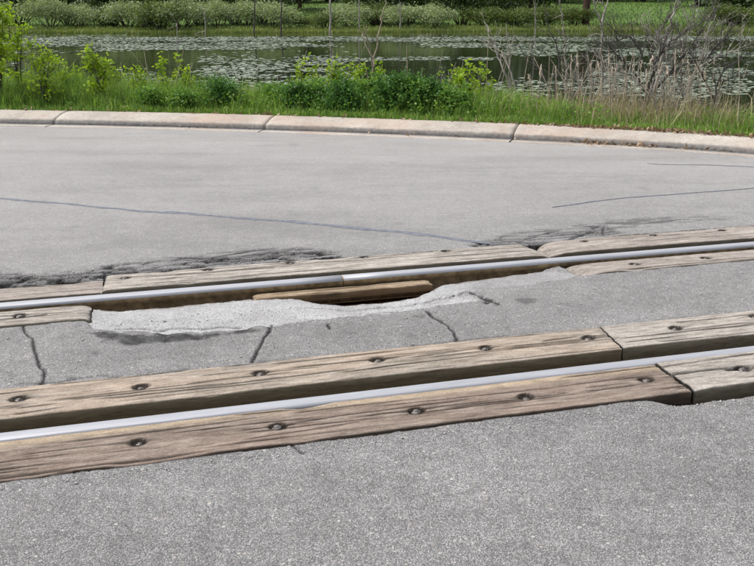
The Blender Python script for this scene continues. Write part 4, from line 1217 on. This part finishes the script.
def shrub_meshes(seed, w, h, nl, leaf, lobes, leafmat, barkmat, dens=1.0):
    r = np.random.default_rng(seed)
    st = Bag(); lf = Bag(); P = []
    for k in range(lobes):
        a = r.uniform(0, 2 * math.pi); rad = math.sqrt((k + 0.5) / lobes) * 0.78; a = k * 2.4 + r.normal(0, 0.3)
        cx, cy = math.cos(a) * rad * w / 2, math.sin(a) * rad * w / 2 * 0.7
        cz = h * (0.66 - 0.32 * rad ** 2) * r.uniform(0.75, 1.1); s = r.uniform(0.16, 0.27)
        st.tube([(cx * 0.12, cy * 0.12, -0.1), (cx * 0.6 + r.normal(0, .06), cy * 0.6, cz * 0.5), (cx, cy, cz)], [0.05, 0.035, 0.015], 4)
        m_ = int(nl / lobes)
        d = r.normal(size=(m_, 3)); d /= np.linalg.norm(d, axis=1)[:, None]
        rr = r.uniform(0.35, 1.0, m_) ** 0.5 * (1 + 0.25 * r.normal(size=m_))
        P.append(np.array([cx, cy, cz]) + d * rr[:, None] * np.array([s * w, s * w * 0.8, s * h * 1.25]))
    P = np.concatenate(P); P = P[P[:, 2] > 0.12]
    lf.leaves(P, leaf, 0.25, 0.45, r)
    return st.data('stems', [barkmat], True), lf.data('foliage', [leafmat])

willow = [shrub_meshes(900 + k, 5.0, 2.6, 5600, 0.17, 9, MAT['willow'], MAT['bark']) for k in range(3)]
olive = [shrub_meshes(910 + k, 4.6, 2.4, 4200, 0.19, 14, MAT['olive'], MAT['bark']) for k in range(2)]
darkm = [shrub_meshes(920 + k, 5.0, 3.2, 5200, 0.22, 15, MAT['tree'], MAT['bark']) for k in range(2)]

def place_shrub(name, meshes, px, e, sx, sz, label, cat, group, rot):
    y = 70.0
    for _ in range(4):
        x = X_at(px, y, -0.5); y = float(far_shore(np.array([x]))[0]) + (e - 4.4 if e < 10 else e - 8.5 if e < 21 else e - 3.5)
    root = obj(name, None, None, label, cat, group, None, (x, y, gz1(x, y)))
    root.rotation_euler.z = rot; root.scale = (sx, sx, sz * (0.86 if name != 'dark_bush' else 1.15))
    obj('stems', meshes[0], root); obj('foliage', meshes[1], root)
    return root
WL = ['broad silvery willow bush behind the tallest near-bank young trees', 'silvery willow bush joined to the broad one beside a dark gap', 'silvery willow bush right after the dark gap in the far hedge',
      'low silvery willow bush between two taller ones near the dark gap', 'biggest rounded silvery willow bush of the far shore', 'silvery willow bush between the biggest one and the dead trunks',
      'silvery willow bush around the first dark dead trunk', 'silvery willow bush between two dark dead trunks, beside the lawn gap', 'silvery willow bush between the grey and the slim dead trunks',
      'small silvery willow bush behind a short grey dead stem', 'small rounded silvery willow bush next to the olive bushes', 'silvery willow bush at the outer end of the far hedge']
for i, (px, e, sx, sz) in enumerate([(50, 6.5, 0.78, 0.98), (79, 7.5, 0.75, 0.84), (126, 7.5, 0.8, 0.90), (145, 6.5, 0.55, 0.7), (183, 6.5, 0.95, 1.0), (217, 8.0, 0.75, 0.92), (248, 8, 0.7, 0.9),
                                     (272, 7.0, 0.9, 0.95), (348, 7.5, 0.9, 0.8), (402, 7.0, 0.85, 0.75), (436, 6.5, 0.8, 0.8), (-20, 7, 1, 1)]):
    place_shrub('willow_bush', willow[i % 3], px, e, sx, sz, WL[i], 'bush', 'willow bushes on the far shore', i * 1.7)
OL = ['olive bush filling the dark gap between two silvery willows', 'tiny olive bush at the edge of the lawn gap', 'small olive bush at the foot of the grey dead trunk', 'olive bush beside the slim dead trunk',
      'olive bush next to the small rounded willow', 'olive bush in the middle of the green row beside the meadow', 'olive bush under the thin dead stick by the meadow', 'olive bush at the foot of the thick reddish trunk',
      'taller olive bush squeezed between the gap willows and the biggest willow', 'olive bush at the far end of the meadow', 'olive bush beyond the end of the meadow']
for i, (px, e, sx, sz) in enumerate([(105, 9.5, 0.65, 0.7), (300, 7, 0.55, 0.5), (325, 6.5, 0.6, 0.6), (376, 9.0, 0.8, 0.95), (484, 7.5, 0.8, 0.8), (515, 7.0, 0.9, 0.75), (545, 8, 0.8, 0.8), (575, 9, 0.8, 0.75), (160, 10, 0.9, 1.05), (730, 8, 1.0, 0.9), (770, 9, 1, 1)]):
    place_shrub('olive_bush', olive[i % 2], px, e, sx, sz, OL[i], 'bush', 'olive bushes on the far bank', i * 2.3)
for i, (px, e, sx, sz) in enumerate([(20, 16, 1.0, 0.9), (68, 17, 1.1, 1.0), (112, 15, 1.1, 1.05), (150, 17, 1.1, 1.1), (200, 18, 1.2, 1.2), (235, 17, 1.0, 1.1), (262, 19, 1.0, 1.1), (375, 17, 1.2, 1.1), (410, 18, 1.1, 1.1), (462, 14, 0.9, 1.1), (500, 20, 1.2, 1.0),
                                     (535, 24, 1.1, 0.9), (735, 18, 1.2, 1.1), (700, 36, 1.4, 1.1), (640, 46, 1.4, 1.1), (600, 48, 1.4, 1.1), (560, 42, 1.4, 1.1), (760, 22, 1.2, 1.2), (300, 44, 1.6, 1.3), (330, 46, 1.6, 1.3)]):
    place_shrub('dark_bush', darkm[i % 2], px, e, sx, sz, 'dark green thicket bush at the foot of the trees', 'bush', 'dark thicket bushes below the trees', i * 1.1)

def tree_meshes(seed, H, w, nl, leaf, leafmat, barkmat, conifer=False, bole=0.12, tr=0.2):
    r = np.random.default_rng(seed); st = Bag(); lf = Bag(); P = []
    t = np.linspace(0, 1, 10)
    trunk = np.stack([0.25 * np.sin(t * 2 + seed) * t, 0.2 * np.sin(t * 3 + seed) * t, t * H * 0.95 - 0.2], 1)
    st.tube(trunk, np.linspace(tr, 0.03, 10), 7)
    if conifer:
        for k in range(70):
            z = H * (bole + (1 - bole) * (k / 70)); L = w / 2 * (1 - k / 72) ** 0.8 * r.uniform(0.8, 1.1) + 0.2; a = k * 2.4 + r.normal(0, .2)
            p0 = np.array([0, 0, z]); p1 = np.array([math.cos(a) * L, math.sin(a) * L, z - L * 0.22])
            st.tube([p0, p1], [0.03, 0.01], 3)
            m_ = int(nl / 70); tt = r.uniform(0.15, 1, m_)[:, None]
            P.append(p0 + (p1 - p0) * tt + r.normal(0, 1, (m_, 3)) * np.array([0.20, 0.20, 0.14]) * (1.2 - tt * 0.5))
    else:
        nl_ = 26
        for k in range(nl_):
            z = H * r.uniform(bole + 0.06, 0.95); f = (z / H - bole) / (1 - bole)
            R_ = w / 2 * math.sin(math.pi * min(0.97, max(0.12, 0.15 + 0.8 * f))) * r.uniform(0.35, 1.0); a = r.uniform(0, 6.28)
            c = np.array([math.cos(a) * R_, math.sin(a) * R_, z])
            b0 = np.array([np.interp(max(0.05, z / H - 0.16) * 1.0, t, trunk[:, i]) for i in range(3)])
            st.tube([b0, (b0 + c) / 2 + (0, 0, 0.2), c], [0.06, 0.045, 0.02], 4)
            m_ = int(nl / nl_); d = r.normal(size=(m_, 3)); d /= np.linalg.norm(d, axis=1)[:, None]
            rr = r.uniform(0.2, 1, m_) ** 0.5 * (1 + 0.2 * r.normal(size=m_)); s = w * r.uniform(0.13, 0.21)
            P.append(c + d * rr[:, None] * np.array([s, s, s * 0.8]))
    lf.leaves(np.concatenate(P), leaf, 0.05, 0.5, r)
    return st.data('trunk', [barkmat], True), lf.data('crown', [leafmat])
broad = [tree_meshes(940 + k, 11 + 1.5 * k, 8, 6500, 0.30, MAT['tree'], MAT['bark'], False, 0.10, 0.2) for k in range(3)]
broad_olive = [tree_meshes(945 + k, 10 + k, 7, 6000, 0.28, MAT['olive'], MAT['bark'], False, 0.10, 0.18) for k in range(2)]  # broadleaf variants with olive leaves
conif = [tree_meshes(950 + k, 13 + 2 * k, 5.5, 6500, 0.34, MAT['spruce'], MAT['redbark'], True, 0.08, 0.24) for k in range(2)]
big = tree_meshes(960, 15, 8, 5500, 0.32, MAT['tree'], MAT['redbark'], False, 0.22, 0.30)
def place_tree(name, meshes, px, y, s, label, cat, group, rot):
    x = X_at(px, y, 0); root = obj(name, None, None, label, cat, group, None, (x, y, gz1(x, y)))
    root.rotation_euler.z = rot; root.scale = (s, s, s)
    obj('trunk', meshes[0], root); obj('crown', meshes[1], root)
r = np.random.default_rng(77)
place_tree('large_tree', big, 586, 70.5, 1.0, 'large tree with a thick reddish trunk standing on the meadow bank', 'tree', None, 0.4)
for i, px in enumerate([-120, -60, -10, 40, 78, 118, 160, 205, 255, 300, 345, 395, 440, 490, 530, 730, 775, 830, 890]):
    y = 90 + r.uniform(-5, 6)
    k = i % 4
    if k == 1: place_tree('conifer', conif[i % 2], px, y, r.uniform(.9, 1.1), 'dark conifer in the wood behind the far bank', 'tree', 'conifers in the wood', r.uniform(0, 6))
    elif k == 3: place_tree('leafy_tree', broad_olive[i % 2], px, y, r.uniform(.9, 1.1), 'olive leaved tree in the wood behind the far bank', 'tree', 'olive trees in the wood', r.uniform(0, 6))
    else: place_tree('broadleaf_tree', broad[i % 3], px, y, r.uniform(.9, 1.15), 'dark green broadleaf tree in the wood behind the far bank', 'tree', 'broadleaf trees in the wood', r.uniform(0, 6))
for i, px in enumerate(np.linspace(-260, 1010, 26)):
    y = 114 + r.uniform(-5, 9)
    if i % 2: place_tree('conifer', conif[i % 2], px, y, r.uniform(1., 1.3), 'dark conifer in the wood behind the far bank', 'tree', 'conifers in the wood', r.uniform(0, 6))
    else: place_tree('broadleaf_tree', broad[i % 3], px, y, r.uniform(1.1, 1.4), 'dark green broadleaf tree in the wood behind the far bank', 'tree', 'broadleaf trees in the wood', r.uniform(0, 6))

for i, px in enumerate(np.linspace(-300, 1050, 28)):
    y = 132 + r.uniform(-5, 9)
    place_tree('broadleaf_tree', broad[i % 3], px, y, r.uniform(1.2, 1.5), 'dark green broadleaf tree in the wood behind the far bank', 'tree', 'broadleaf trees in the wood', r.uniform(0, 6))
# dead standing snags at the far shore and in the shallows
SN = 'dead snags standing in the far shallows'
for i, (px, foot, top, rad, lab) in enumerate([(254, 33, -30, 0.065, 'dark dead trunk at the far shore between two willows'), (281, 33, -30, 0.065, 'straight dark dead trunk on the far shore at the gap in the willows'),
        (330, 33, -40, 0.085, 'grey dead trunk with a pale base clump on the far shore'), (359, 31, -30, 0.055, 'slim grey dead trunk at the far shore beside the one with a pale clump'),
        (400, 30, 2, 0.06, 'short grey dead stem before the small willows'), (177, 47, 30, 0.03, 'thin dead stick in the pads under the broad willow'),
        (535, 48, -8, 0.035, 'tall thin dead stick in the water by the meadow bank'), (205, 34, 10, 0.05, 'slim dead stem against the broad willow')]):
    g = G(px, foot, WATER_Z)
    Y = min(float(g[1]), float(far_shore(np.array([g[0]]))[0]) + 0.6)
    zb = max(gz1(X_at(px, Y, -0.9), Y), WATER_Z - 0.4)
    dead('dead_snag', lab, 'dead tree', px, 0, [[(px, foot + 2), (px + 0.4, (foot + top) * 0.6), (px - 0.5, (foot + top) * 0.3), (px + 0.8, top)]], rad * 0.62, MAT['darkdead'] if i in (0, 1) else MAT['deadwood'], 970 + i, 5, 1.0, SN, 0, Y, zb)
